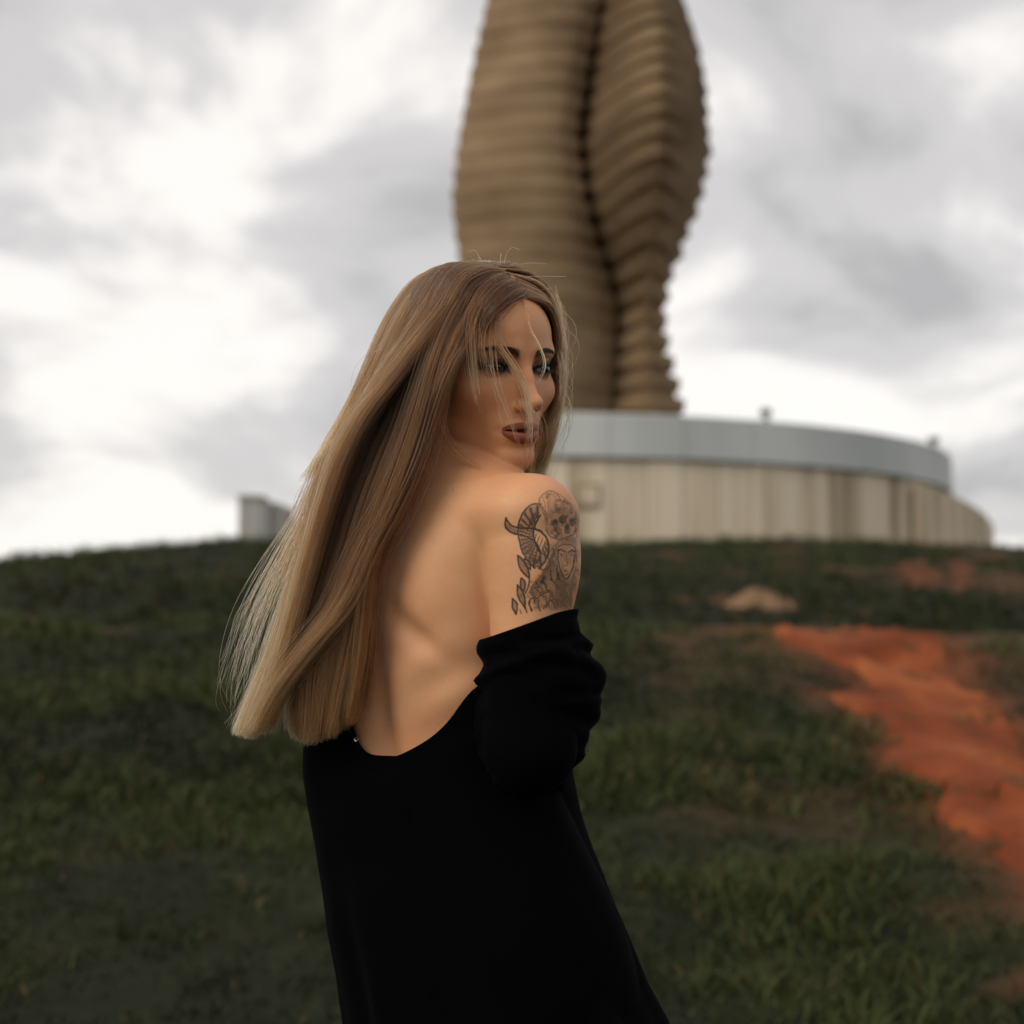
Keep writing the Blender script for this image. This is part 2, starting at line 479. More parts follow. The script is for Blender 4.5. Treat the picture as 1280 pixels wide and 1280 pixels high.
# the lower wall that swings out round the right side (a ramp)
ramp = empty('ramp_wall', (PCX, PCY, 3.0))
tag(ramp, 'low curved concrete wall swinging out beside the round podium', 'wall')
ra0, ra1, rn = 0.90, 2.3, 24
for i in range(rn):
    u0 = i / rn; u1 = (i + 1) / rn
    rad = lambda u: PR + 0.4 + 1.45 * sstep(0, 0.32, np.array(u)).item()
    a = ra0 + (ra1 - ra0) * u0; c_ = ra0 + (ra1 - ra0) * u1
    v = []
    zt0, zt1 = (6.85 - 2.3 * float(sstep(0.0, 0.55, np.array(u_))) for u_ in (u0, u1))
    for (an, rd, zt) in ((a + 0.001, rad(u0), zt0), ((a + c_) / 2, rad((u0 + u1) / 2), (zt0 + zt1) / 2), (c_ - 0.001, rad(u1), zt1)):
        for rr_, z_ in ((rd, 2.2), (rd, zt), (rd - 0.35, zt), (rd - 0.35, 2.2)):
            v.append((math.sin(an) * rr_, -math.cos(an) * rr_, z_ - 3.0))
    f = []
    for s_ in range(2):
        for j in range(4):
            f.append((s_ * 4 + j, s_ * 4 + (j + 1) % 4, (s_ + 1) * 4 + (j + 1) % 4, (s_ + 1) * 4 + j))
    f += [(0, 3, 2, 1), (8, 9, 10, 11)]
    mesh_obj('wall_panel', v, f, conc, ramp)

# small floodlights on the rim
lamp_m = mat_noise('lamp_metal', (0.10, 0.10, 0.095), (0.16, 0.16, 0.15), 4, 0.6)
glass_m, n, l, b = mat_new('lamp_glass'); b.inputs['Base Color'].default_value = (0.25, 0.25, 0.25, 1); b.inputs['Roughness'].default_value = 0.15


def bx(c, s, rot=0.0):
    v = [(sx * s[0], sy * s[1], sz * s[2]) for sz in (-1, 1) for sx, sy in ((-1, -1), (1, -1), (1, 1), (-1, 1))]
    cr, sr = math.cos(rot), math.sin(rot)
    v = [(c[0] + a * cr - b_ * sr, c[1] + a * sr + b_ * cr, c[2] + d_) for a, b_, d_ in v]
    return v, [(3, 2, 1, 0), (4, 5, 6, 7), (0, 1, 5, 4), (1, 2, 6, 5), (2, 3, 7, 6), (3, 0, 4, 7)]


for ang, lab in ((0.475, 'small floodlight on the podium rim near the monument'), (1.06, 'small floodlight on the podium rim above the ramp wall')):
    r_ = PR - 0.12
    e_ = empty('floodlight', (PCX + math.sin(ang) * r_, PCY - math.cos(ang) * r_, Z2))
    tag(e_, lab, 'floodlight', 'floodlights along the podium rim')
    v, f = bx((0, 0, 0.03), (0.16, 0.12, 0.04)); mesh_obj('base_plate', v, f, lamp_m, e_)
    v, f = bx((0, 0, 0.15), (0.05, 0.05, 0.09)); mesh_obj('bracket', v, f, lamp_m, e_)
    v, f = bx((0, 0, 0.34), (0.19, 0.14, 0.12)); mesh_obj('housing', v, f, lamp_m, e_)
    v, f = bx((0, 0.15, 0.34), (0.16, 0.012, 0.09)); mesh_obj('lamp_glass', v, f, glass_m, e_)

# ------------------------------------------------------------------ the monument: a ribbed concrete tower of twisting lobes
tower_m = mat_noise('tower_concrete', (0.15, 0.102, 0.058), (0.29, 0.208, 0.124), 0.28, 0.9, 9, 0.28, 0.72, bump=0.2, bscale=9, stretch=(1, 1, 1.6), c3=(0.22, 0.153, 0.089))
TY = 66.0
MON = empty('monument', (float(P(735, 500, TY)[0]), TY, Z2 - 0.15))
tag(MON, 'tall brown ribbed concrete monument of twisted lobes standing on the podium', 'monument')
# outline by height (pixel rows): left, fold, right, depth of the fold (m), row of the second fold
ROW = np.array([
    (-260, 690, 760, 790, 0.3), (-200, 650, 757, 822, 0.8), (-100, 620, 755, 848, 1.4), (0, 602, 750, 873, 2.4), (80, 585, 735, 895, 4.4), (165, 570, 723, 899, 6.0), (240, 563, 731, 884, 6.6),
    (290, 567, 745, 865, 6.2), (330, 575, 761, 850, 4.6), (380, 586, 774, 840, 2.6), (430, 590, 772, 843, 1.6), (480, 586, 768, 856, 1.4), (520, 580, 764, 866, 1.2)], float)
ZB, NR = Z2 - 0.15, 31
zt = 1.2 + (785 + 255) / FPX * (TY - 0.8)
pitch = (zt - ZB) / NR
row_of = lambda z_: 785 - (z_ - 1.2) / (TY - 0.8) * FPX
mx_, my_ = MON.location[0], TY


def tower_plan(row, grow=0.0):
    lf, fo, rt, dp = (float(np.interp(row, ROW[:, 0], ROW[:, i])) for i in range(1, 5))
    sc = (TY - 0.5) / FPX
    xl, xf, xr = ((q_ - 640) * sc - mx_ for q_ in (lf, fo, rt))
    pts = []
    # left lobe from its outer edge to the fold: a broad shield that turns inwards at the fold
    nl_, nr_ = 16, 16
    dl = 2.4
    for i in range(nl_):
        t = i / (nl_ - 1)
        xx = xl + (xf - xl) * t
        yy = -dl * math.sin(math.pi * min(1, t * 0.50 + 0.10)) + 0.3 * max(0, (t - 0.85) / 0.15)
        if row > 250: yy += min(1, (row - 250) / 150) * 2.0 * max(0, (t - 0.40) / 0.60) ** 1.5
        pts.append((xx, yy))
    yf = pts[-1][1] + dp * 0.22; yc = yf - dp - 0.4
    pts.append((xf + 0.03 * (xr - xf), yf))
    for i in range(1, nr_ + 1):
        t = i / nr_
        xx = xf + (xr - xf) * t
        crest = 0.50
        if t < crest:
            yy = yf + (yc - yf) * (1 - (1 - t / crest) ** 1.75)
        else:
            yy = yc - yc * ((t - crest) / (1 - crest)) ** 2.0
        pts.append((xx, yy))
    # back: a plain rounded side
    cx_ = (xl + xr) / 2; hw = (xr - xl) / 2
    for i in range(1, 18):
        a = math.pi * i / 18
        pts.append((cx_ + hw * math.cos(a), 4.2 * math.sin(a) * 1.0))
    if grow > 0: grow *= 1 - 0.55 * float(sstep(310, 420, np.array(row)))
    if grow:
        gw = np.array([0.10 + 0.30 * (i / 16) ** 4 if i < 16 else (1.0 if i < 40 else 0.6) for i in range(len(pts))])[:, None] if grow > 0 else 1.0
        q_ = np.array(pts); tg = np.roll(q_, -1, 0) - np.roll(q_, 1, 0)
        tg /= np.maximum(np.linalg.norm(tg, axis=1, keepdims=True), 1e-6)
        pts = [tuple(w) for w in q_ + np.stack([-tg[:, 1], tg[:, 0]], 1) * grow * gw]
    return pts


def tower_slab(name, za, zb, grow, mat, slope=0.0):
    lo_, hi_ = tower_plan(row_of(za), grow + slope), tower_plan(row_of(zb), grow)
    m = len(lo_)
    v = [(a, b_, za - ZB) for a, b_ in lo_] + [(a, b_, zb - ZB) for a, b_ in hi_]
    f = [tuple(reversed(range(m))), tuple(range(m, 2 * m))] + [(i, (i + 1) % m, m + (i + 1) % m, m + i) for i in range(m)]
    return mesh_obj(name, v, f, mat, MON)


trng = random.Random(4)
for i in range(NR):
    za = ZB + pitch * i
    tower_slab('rib', za + pitch * 0.42, za + pitch * 0.985, trng.uniform(-0.08, 0.08), tower_m, 0.34)
    tower_slab('joint', za, za + pitch * 0.43, 0.80, tower_m)

# ------------------------------------------------------------------ the pale block behind the crest
bl_m = mat_noise('block_wall', (0.40, 0.40, 0.385), (0.52, 0.52, 0.50), 0.3, 0.85, 6, stretch=(1, 1, 0.4))
bl_d = mat_noise('block_wall_dark', (0.36, 0.34, 0.30), (0.46, 0.43, 0.38), 0.3, 0.85, 6)
BY = 118.0
b0 = P(298, 622, BY); b1 = P(326, 622, BY)
bw_ = float(b1[0] - b0[0]); bh = float(b0[2]) - 2.0
blk = empty('concrete_block', (float(b0[0]), BY, 2.0))
tag(blk, 'pale flat-roofed concrete block rising behind the grassy crest', 'building')
LEN = 34.0; nsec = 8
for i in range(nsec):
    y_a, y_b = LEN * i / nsec + 0.03, LEN * (i + 1) / nsec - 0.03
    xo = 0.14 * i + 0.55 * (i > 0)
    hh = bh - (0.9 if i > 2 else 0.0) - (0.5 if i > 4 else 0)
    v, f = bx((bw_ / 2 + xo / 2, (y_a + y_b) / 2, hh / 2), (bw_ / 2 + xo / 2, (y_b - y_a) / 2, hh / 2))
    mesh_obj('wall_section', v, f, bl_m if i == 0 else bl_d, blk)  # sections past the first take the darker, warmer wall tone
for i in range(4):
    v, f = bx((bw_ * (0.14 + 0.24 * i), -0.06, bh * 0.52), (bw_ * 0.045, 0.05, bh * 0.46)); mesh_obj('pilaster', v, f, bl_m, blk)
v, f = bx((bw_ / 2, 1.9, bh + 0.12), (bw_ / 2 + 0.12, 2.2, 0.11)); mesh_obj('coping', v, f, bl_m, blk)

# ------------------------------------------------------------------ the person: a sculpted distance field
def smin(a, b, k):
    h = np.maximum(k - np.abs(a - b), 0) / k
    return np.minimum(a, b) - h * h * k * 0.25


def smax(a, b, k):
    return -smin(-a, -b, k)


def rcone(p, a, b, ra, rb):
    a = np.asarray(a, float); ab = np.asarray(b, float) - a
    t = np.clip(((p - a) @ ab) / (ab @ ab), 0, 1)
    return np.linalg.norm(p - a - t[:, None] * ab, axis=1) - (ra + (rb - ra) * t)


def ell(p, c, r):
    q = p - np.asarray(c, float); r = np.asarray(r, float)
    k0 = np.linalg.norm(q / r, axis=1); k1 = np.linalg.norm(q / (r * r), axis=1)
    return k0 * (k0 - 1) / np.maximum(k1, 1e-6)


def g(x, s):
    return np.exp(-0.5 * (x / s) ** 2)


# head frame: rows are her left, forward and up
def head_frame(az, pi, ro):
    az, pi, ro = R(az), R(pi), R(ro)
    f0 = np.array([math.sin(az), math.cos(az), 0]); u0 = np.array([0, 0, 1.0])
    fw = f0 * math.cos(pi) - u0 * math.sin(pi); up = u0 * math.cos(pi) + f0 * math.sin(pi); lf = np.cross(up, fw)
    return np.stack([lf * math.cos(ro) - up * math.sin(ro), fw, up * math.cos(ro) + lf * math.sin(ro)])


HC = P(601, 461, 1.70)
HR = head_frame(144.0, 7.0, -4.0)
HS = 0.01015                     # metres per head unit (about a centimetre)


def head_local(p):
    return (p - HC) @ HR.T / HS


def head_world(q):
    return HC + (np.asarray(q, float) * HS) @ HR


EYE = (3.15, 6.75, 0.0)


def head_sdf(q):
    """q in head units: x her left, y forward, z up, the origin between the ears at eye height"""
    x, y, z = q[:, 0], q[:, 1], q[:, 2]
    s = np.stack([np.abs(x), y, z], 1)          # mirrored
    d = ell(q, (0, -1.0, 3.1), (7.3, 9.2, 8.2))
    d = smin(d, ell(q, (0, 2.2, -2.6), (6.1, 6.3, 7.6)), 2.0)
    # forehead
    d = smin(d, ell(q, (0, 3.6, 3.6), (5.6, 5.0, 4.4)), 2.0)
    # jaw
    d = smin(d, rcone(s, (4.9, 0.2, -6.0), (1.3, 6.4, -9.7), 1.15, 1.25), 1.8)
    d = smin(d, ell(q, (0, 6.7, -9.8), (1.9, 1.55, 1.45)), 1.2)
    # underside of the jaw
    d = smax(d, -(z + 7.3 + 0.50 * (y - 0.2)) * 0.89 - 0.12 * (7 - np.abs(x)), 0.7)
    # muzzle
    d = smin(d, ell(q, (0, 6.3, -6.6), (3.0, 2.3, 2.6)), 1.6)
    # cheekbones
    d = smin(d, ell(s, (4.2, 4.9, -2.4), (1.9, 1.7, 1.4)), 2.4)
    # brow ridge
    d = smin(d, rcone(s, (0.9, 7.95, 1.75), (4.6, 6.5, 1.9), 0.62, 0.5), 1.3)
    # hollow of the cheek
    d = d + 0.16 * g(s[:, 0] - 4.3, 1.2) * g(z + 5.6, 1.5) * sstep(2.0, 5.0, y)
    # eye sockets
    d = smax(d, -ell(s, (3.1, 8.9, 0.05), (1.95, 1.75, 1.15)), 0.9)
    # nose
    d = smin(d, rcone(q, (0, 7.9, 1.0), (0, 9.0, -1.2), 0.55, 0.55), 1.1)
    d = smin(d, rcone(q, (0, 8.7, -1.0), (0, 10.45, -3.65), 0.52, 0.60), 0.8)
    d = smin(d, ell(q, (0, 10.55, -3.85), (0.76, 0.80, 0.66)), 0.5)
    d = smin(d, ell(s, (0.98, 9.2, -4.25), (0.55, 0.85, 0.56)), 0.5)
    d = smin(d, rcone(q, (0, 10.2, -4.3), (0, 8.6, -4.75), 0.36, 0.5), 0.5)
    d = smax(d, -ell(s, (0.64, 9.6, -4.80), (0.36, 0.62, 0.42)), 0.2)
    # philtrum and lips
    bend = 0.20 * x * x                         # the lips curve back round the teeth
    yy = y + bend
    zc = -6.92 + 0.012 * x * x                  # line of the mouth
    w = np.clip(1 - (np.abs(x) / 2.45) ** 2, 0, 1)
    lx = np.stack([x * 0, yy, z], 1)
    up = np.sqrt((yy - 8.62) ** 2 + (z - (-6.38 - 0.10 * g(x, 0.28) + 0.05 * g(np.abs(x) - 0.62, 0.4))) ** 2) - (0.06 + 0.46 * np.sqrt(w)) + 0.9 * np.maximum(np.abs(x) - 2.25, 0)
    lo = np.sqrt((yy - 8.58) ** 2 + (z - (-7.62 + 0.07 * x * x)) ** 2) - (0.04 + 0.66 * np.sqrt(w)) + 0.9 * np.maximum(np.abs(x) - 2.0, 0)
    d = smin(d, up, 0.45)
    d = smin(d, lo, 0.40)
    sw = np.clip(1 - (np.abs(x) / 2.2) ** 2, 0.02, 1)
    slit = (np.sqrt((yy - 9.1) ** 2 + ((z - zc) / (0.20 * sw)) ** 2) - 1.0) * 0.16 * sw
    slit = np.maximum(slit, np.abs(x) - 2.05)
    d = smax(d, -slit, 0.12)
    d = d + 0.14 * g(x, 0.25) * g(z + 5.6, 0.5) * sstep(7.5, 8.2, y)      # philtrum
    d = d + 0.22 * g(x, 1.5) * g(z + 8.75, 0.38) * sstep(6.5, 7.5, y)      # under the lower lip
    d = d + 0.12 * g(s[:, 0] - 2.6, 0.3) * g(z + 6.95, 0.35) * sstep(5.5, 6.5, y)
    # eyelids
    es = s - np.array(EYE)
    lid = np.linalg.norm(es, axis=1) - 1.36
    lid = np.maximum(lid, -(es[:, 1] + 0.2))
    d = smin(d, lid, 0.35)
    ex, ez = es[:, 0], es[:, 2]
    ezt = ez - 0.10 * ex                        # outer corner a little higher
    R1, R2 = 2.35, 2.9
    al = np.maximum(np.sqrt(ex ** 2 + (ezt - (0.27 - R1)) ** 2) - R1, np.sqrt(ex ** 2 + (ezt - (-0.38 + R2)) ** 2) - R2)
    hole = np.maximum(al, -(es[:, 1] - 0.2))
    d = smax(d, -hole, 0.10)
    # crease above the lid
    d = d + 0.10 * g(ezt - 0.75 + 0.14 * ex * ex, 0.10) * g(ex, 1.0) * sstep(6.3, 7.2, y)
    # ears
    d = smin(d, ell(s, (6.95, -0.9, -1.0), (0.5, 1.6, 2.9)), 0.6)
    return d


# torso: level, centre (pixel x), depth, turn (degrees from the view towards her right), half width, half depth
TOR = np.array([
    #  z     cx   Y     turn  a      b
    (0.70, 618, 1.750, 18, 0.160, 0.112),
    (0.79, 612, 1.745, 20, 0.172, 0.122),
    (0.87, 592, 1.740, 23, 0.170, 0.122),
    (0.96, 566, 1.730, 27, 0.150, 0.104),
    (1.05, 547, 1.722, 31, 0.129, 0.088),
    (1.14, 548, 1.720, 40, 0.130, 0.097),
    (1.22, 552, 1.722, 46, 0.131, 0.104),
    (1.30, 558, 1.726, 49, 0.134, 0.097),
    (1.36, 562, 1.730, 50, 0.120, 0.072),
    (1.41, 562, 1.735, 50, 0.070, 0.055),
    (1.50, 562, 1.735, 50, 0.050, 0.050)])
_tz = np.linspace(0.70, 1.50, 161)
_tt = np.stack([_tz] + [np.interp(_tz, TOR[:, 0], TOR[:, i]) for i in range(1, 6)], 1)
_ker = np.exp(-0.5 * (np.arange(-12, 13) / 5.0) ** 2); _ker /= _ker.sum()
for i in range(1, 6):
    _tt[:, i] = np.convolve(np.pad(_tt[:, i], 12, mode='edge'), _ker, 'valid')
_tt[:, 1] = (_tt[:, 1] - 640) / FPX * _tt[:, 2]


def torso_uv(p):
    z = p[:, 2]
    cx = np.interp(z, _tz, _tt[:, 1]); cy = np.interp(z, _tz, _tt[:, 2]); th = np.radians(np.interp(z, _tz, _tt[:, 3]))
    a = np.interp(z, _tz, _tt[:, 4]); b = np.interp(z, _tz, _tt[:, 5])
    X, Y = p[:, 0] - cx, p[:, 1] - cy
    u = X * np.cos(th) - Y * np.sin(th)         # towards her right
    v = X * np.sin(th) + Y * np.cos(th)         # forward
    return u, v, a, b


SH_R = P(662, 662, 1.585); EL_R = P(662, 935, 1.575); WR_R = P(612, 815, 1.775)
SH_L = P(470, 652, 1.835); EL_L = P(505, 930, 1.90); WR_L = EL_L + np.array([0.04, 0.16, 0.13])
C7 = P(552, 612, 1.748)
NECK_TOP = head_world((0, -3.4, -3.6))
LEG_R = [P(655, 1240, 1.715), np.array([0.055, 1.74, 0.46]), np.array([0.070, 1.80, 0.075])]
LEG_L = [P(560, 1240, 1.785), np.array([-0.035, 1.83, 0.46]), np.array([-0.055, 1.88, 0.075])]


def hand_sdf(p, wr, fw, side):
    """palm, four fingers and a thumb, slightly curled"""
    fw = fw / np.linalg.norm(fw); up = np.array([0, 0, 1.0]); sd = np.cross(fw, up) * side
    d = rcone(p, wr, wr + fw * 0.055, 0.024, 0.027)
    for i, ln in enumerate((0.068, 0.076, 0.071, 0.056)):
        b = wr + fw * 0.075 + up * (0.030 - 0.019 * i)
        m = b + fw * ln * 0.5 + sd * 0.006
        t = m + fw * ln * 0.38 + sd * 0.028
        d = smin(d, np.minimum(rcone(p, b - fw * 0.02, m, 0.0095, 0.0085), rcone(p, m, t, 0.0085, 0.0070)), 0.006)
    b = wr + fw * 0.02 + up * 0.022
    m = b + fw * 0.035 + up * 0.026 + sd * 0.015
    d = smin(d, np.minimum(rcone(p, b, m, 0.013, 0.010), rcone(p, m, m + fw * 0.030 + sd * 0.012, 0.010, 0.008)), 0.010)
    return d


def body_sdf(p):
    u, v, a, b = torso_uv(p)
    z = p[:, 2]
    rr = np.sqrt((u / a) ** 2 + (v / b) ** 2) + 1e-6
    ln = np.sqrt(u * u + v * v)
    d = (rr - 1) * ln / rr
    d = smax(d, z - 1.46, 0.04); d = smax(d, 0.72 - z, 0.03)
    bk = sstep(0.01, -0.04, v)                  # only on the back
    # furrow of the spine with the long muscles beside it
    spine = sstep(0.97, 1.04, z) * sstep(1.36, 1.26, z)
    d = d + bk * spine * (0.0085 * g(u + 0.002, 0.0115) - 0.0035 * g(np.abs(u) - 0.038, 0.018) * sstep(1.2, 1.1, z))
    # shoulder blade: raised plate, its inner edge and lower corner
    d = d - bk * 0.0105 * g(u - 0.088, 0.034) * g(z - 1.262, 0.052)
    d = d - bk * 0.0105 * g(u + 0.090, 0.034) * g(z - 1.262, 0.052)
    e1 = (z - 1.196) - (-0.75) * (u - 0.055)    # line below the blade, falling outwards
    d = d + bk * 0.0070 * g(e1, 0.013) * g(u - 0.054, 0.020)
    d = d + bk * 0.0040 * g(u - 0.030, 0.012) * g(z - 1.262, 0.040)
    # ribs under thin skin
    d = d + bk * 0.0018 * np.sin((z - 0.55 * u) / 0.030 * 6.2832 * 0.55) * g(z - 1.13, 0.045) * g(u - 0.085, 0.03)
    # hollow at the small of the back
    d = d + bk * 0.004 * g(u - 0.052, 0.018) * g(z - 1.085, 0.03)
    # neck, trapezius, shoulders
    d = smin(d, rcone(p, C7, NECK_TOP, 0.047, 0.043), 0.030)
    up = np.nonzero(z > 0.95)[0]
    if len(up):
        pu = p[up]; du = d[up]
        for sh, el, wr, sd in ((SH_R, EL_R, WR_R, 1), (SH_L, EL_L, WR_L, -1)):
            top = sh + np.array([0, 0, 0.010])
            du = smin(du, rcone(pu, C7 + np.array([0, -0.012, -0.014]), top, 0.0385, 0.035), 0.060)
            arm = rcone(pu, sh, el, 0.0430, 0.0400)
            arm = smin(arm, ell(pu, sh + np.array([0.006 * sd, 0, -0.030]), (0.0475, 0.0460, 0.075)), 0.020)
            fa = np.nonzero(np.linalg.norm(pu - wr, axis=1) < 0.34)[0]
            if len(fa):
                pf = pu[fa]
                fo = smin(rcone(pf, el, wr, 0.040, 0.025), hand_sdf(pf, wr, wr - el, sd), 0.012)
                arm[fa] = smin(arm[fa], fo, 0.015)
            du = smin(du, arm, 0.011 + 0.040 * sstep(1.28, 1.335, pu[:, 2]))
        # fold of the armpit
        d[up] = du
    lw = np.nonzero(z < 0.95)[0]
    if len(lw):
        pl = p[lw]; dl = d[lw]
        for leg in (LEG_R, LEG_L):
            kn = leg[1] * 0.55 + leg[2] * 0.45
            dl = smin(dl, np.minimum(rcone(pl, leg[0], leg[1], 0.085, 0.052), smin(rcone(pl, leg[1], kn, 0.052, 0.052), rcone(pl, kn, leg[2], 0.052, 0.034), 0.02)), 0.03)
            ft = leg[2] + np.array([0.02, 0.135, -0.045])
            dl = smin(dl, rcone(pl, leg[2] + np.array([0, -0.03, -0.038]), ft, 0.034, 0.026), 0.03)
        d[lw] = dl
    q = head_local(p)
    m = np.nonzero((q * q).sum(1) < 225)[0]
    if len(m):
        d[m] = smin(d[m], head_sdf(q[m]) * HS, 0.007)
    return d


def grad(f, p, d, h=0.0004):
    gr = np.empty_like(p)
    for i in range(3):
        e = np.zeros(3); e[i] = h
        gr[:, i] = (f(p + e) - d) / h
    return gr


def surface_nets(f, lo, hi, h):
    lo = np.asarray(lo, float)
    k = 16
    n = np.ceil((np.asarray(hi) - lo) / (h * k)).astype(int)
    c = np.stack(np.meshgrid(*[np.arange(i) for i in n], indexing='ij'), -1).reshape(-1, 3)
    while True:
        s = h * k
        d = f(lo + (c + 0.5) * s)
        c = c[np.abs(d) < s * 0.87 * 1.7 + 0.004]
        if k == 1: break
        c = (c[:, None, :] * 2 + np.array([(i, j, l) for i in (0, 1) for j in (0, 1) for l in (0, 1)])[None]).reshape(-1, 3)
        k //= 2
    B = 1 << 20
    key = lambda q: (q[:, 0].astype(np.int64) * B + q[:, 1]) * B + q[:, 2]
    offs = np.array([(i, j, l) for i in (0, 1) for j in (0, 1) for l in (0, 1)])
    ck = np.unique(np.concatenate([key(c + o) for o in offs]))
    cp = np.stack([ck // (B * B), ck // B % B, ck % B], 1)
    dv = f(lo + cp * h)
    cd = np.stack([dv[np.searchsorted(ck, key(c + o))] for o in offs], 1)
    act = (cd.min(1) < 0) & (cd.max(1) >= 0)
    c, cd = c[act], cd[act]
    o = np.argsort(key(c)); c, cd = c[o], cd[o]; kk = key(c)
    acc = np.zeros((len(c), 3)); cnt = np.zeros(len(c))
    for i in range(8):
        for j in range(i + 1, 8):
            if np.abs(offs[i] - offs[j]).sum() == 1:
                m = (cd[:, i] < 0) != (cd[:, j] < 0)
                t = cd[m, i] / (cd[m, i] - cd[m, j])
                acc[m] += offs[i] + t[:, None] * (offs[j] - offs[i]); cnt[m] += 1
    V = lo + (c + acc / cnt[:, None]) * h
    faces = []
    for ax in range(3):
        e = np.zeros(3, int); e[ax] = 1
        i0, i1 = 0, int(e @ np.array([4, 2, 1]))
        m = (cd[:, i0] < 0) != (cd[:, i1] < 0)
        b, w = (ax + 1) % 3, (ax + 2) % 3
        cc = c[m]; q = [cc]
        for ob, ow in ((1, 0), (1, 1), (0, 1)):
            x = cc.copy(); x[:, b] -= ob; x[:, w] -= ow; q.append(x)
        idx = []; ok = np.ones(len(cc), bool)
        for x in q:
            kx = key(x); j = np.clip(np.searchsorted(kk, kx), 0, len(kk) - 1)
            ok &= kk[j] == kx; idx.append(j)
        F = np.stack(idx, 1); neg = cd[m, i0] < 0
        F[~neg] = F[~neg][:, ::-1]
        faces.append(F[ok])
    return V, np.concatenate(faces)


def project(f, V, it=3, lim=0.004):
    for _ in range(it):
        d = f(V); gr = grad(f, V, d)
        V = V - np.clip(d / np.maximum((gr * gr).sum(1), 0.25), -lim, lim)[:, None] * gr
    return V


def refine(V, F, G, sel, f):
    """split the selected quads F in four and put the new corners on the surface f; G are the larger border polygons"""
    S = F[sel]; K = F[~sel]; n = len(V)
    e = np.concatenate([np.stack([S[:, i], S[:, (i + 1) % 4]], 1) for i in range(4)])
    es = np.sort(e, 1).astype(np.int64); ek = es[:, 0] * (1 << 32) + es[:, 1]
    u, inv = np.unique(ek, return_inverse=True)
    mids = (V[u >> 32] + V[u & 0xffffffff]) / 2
    cen = V[S].mean(1)
    mi = (n + inv).reshape(4, -1).T
    ci = n + len(u) + np.arange(len(S))
    new = np.concatenate([np.stack([S[:, i], mi[:, i], ci, mi[:, (i + 3) % 4]], 1) for i in range(4)])
    V = np.concatenate([V, project(f, np.concatenate([mids, cen]), 2)])
    # neighbours that keep their size take the new mid points into their outline
    ke = np.sort(np.stack([K, np.roll(K, -1, 1)], 2), 2).astype(np.int64)
    kk = ke[..., 0] * (1 << 32) + ke[..., 1]
    j = np.clip(np.searchsorted(u, kk), 0, len(u) - 1); hit = u[j] == kk
    bd = hit.any(1)
    for q, h, jj in zip(K[bd], hit[bd], j[bd]):
        poly = []
        for i in range(4):
            poly.append(int(q[i]))
            if h[i]: poly.append(int(n + jj[i]))
        G.append(poly)
    return V, np.concatenate([K[~bd], new]), G


H0 = 0.003
bV, bF = surface_nets(body_sdf, (-0.42, 1.40, -0.02), (0.42, 2.20, 1.70), H0)
bV = project(body_sdf, bV, 2)
bG = []


def face_sel(q, lvl):
    x, y, z = q[:, 0], q[:, 1], q[:, 2]
    if lvl == 1:
        return (y > 1.0) & (z > -12.5) & (z < 8.0)
    return (y > 5.6) & (z > -9.4) & (z < 2.9) & (np.abs(x) < 5.2)


def tattoo_sel(c, lvl):
    px, py = pix(c)
    m = {1: 14, 2: 8, 3: 4}[lvl]
    return (px > 630 - m) & (px < 745) & (py > 606 - m) & (py < 776 + m) & (c[:, 1] < 1.655 + 0.002 * m) & (c[:, 2] > 1.1)


for lvl in (1, 2, 3):
    c = bV[bF].mean(1)
    sel = tattoo_sel(c, lvl)
    if lvl < 3: sel |= face_sel(head_local(c), lvl)
    bV, bF, bG = refine(bV, bF, bG, sel, body_sdf)

# ---------------------------------------------------- colours of the skin: lips, make-up, tattoo
q = head_local(bV)
inhead = (np.linalg.norm(q, axis=1) < 16)
x, y, z = q.T
ax = np.abs(x)
base = np.array([0.57, 0.29, 0.150])
col = np.tile(base, (len(bV), 1))
mott = fbm(bV[:, 0] * 45 + bV[:, 1] * 30, bV[:, 2] * 45, 5)[:, None]
col = col * (1 + 0.07 * mott * np.array([0.6, 1.0, 1.2]))


# moles and freckles
for mxp, myp, mr, md in ((566, 613, 1.3, .55), (548, 655, 0.9, .4), (585, 668, 0.8, .35), (523, 742, 1.0, .4), (560, 725, 0.8, .3), (540, 840, 1.2, .5), (510, 880, 0.8, .35), (574, 790, 0.9, .35), (600, 640, 0.8, .3), (636, 690, 0.8, .3), (548, 905, 0.9, .4)):
    qx, qy = pix(bV)
    mm = md * np.exp(-(((qx - mxp) ** 2 + (qy - myp) ** 2) / mr ** 2)) * (bV[:, 1] < 1.72)
    col = col * (1 - mm[:, None] * np.array([0.55, 0.75, 0.8]))
fk = fbm(bV[:, 0] * 420 + bV[:, 1] * 260, bV[:, 2] * 420, 77)
col = col * (1 - 0.05 * np.clip(fk, -1, 1)[:, None] * np.array([0.5, 1, 1]))
pat = fbm(bV[:, 0] * 16 + bV[:, 1] * 9, bV[:, 2] * 14, 55)
col = col * (1 + pat[:, None] * np.array([0.02, -0.10, -0.12]))


def blend(col, m, c):
    m = np.clip(m, 0, 1)[:, None]
    return col * (1 - m) + np.asarray(c) * m


fr = inhead & (y > 4.5)
m = np.zeros(len(bV))
# blush and warmer tan of the face
col = blend(col, inhead * 0.35 * sstep(1, 4, y), base * np.array([0.92, 0.80, 0.70]))
col = blend(col, fr * 0.35 * g(ax - 4.6, 1.4) * g(z + 3.6, 1.3), (0.50, 0.22, 0.13))
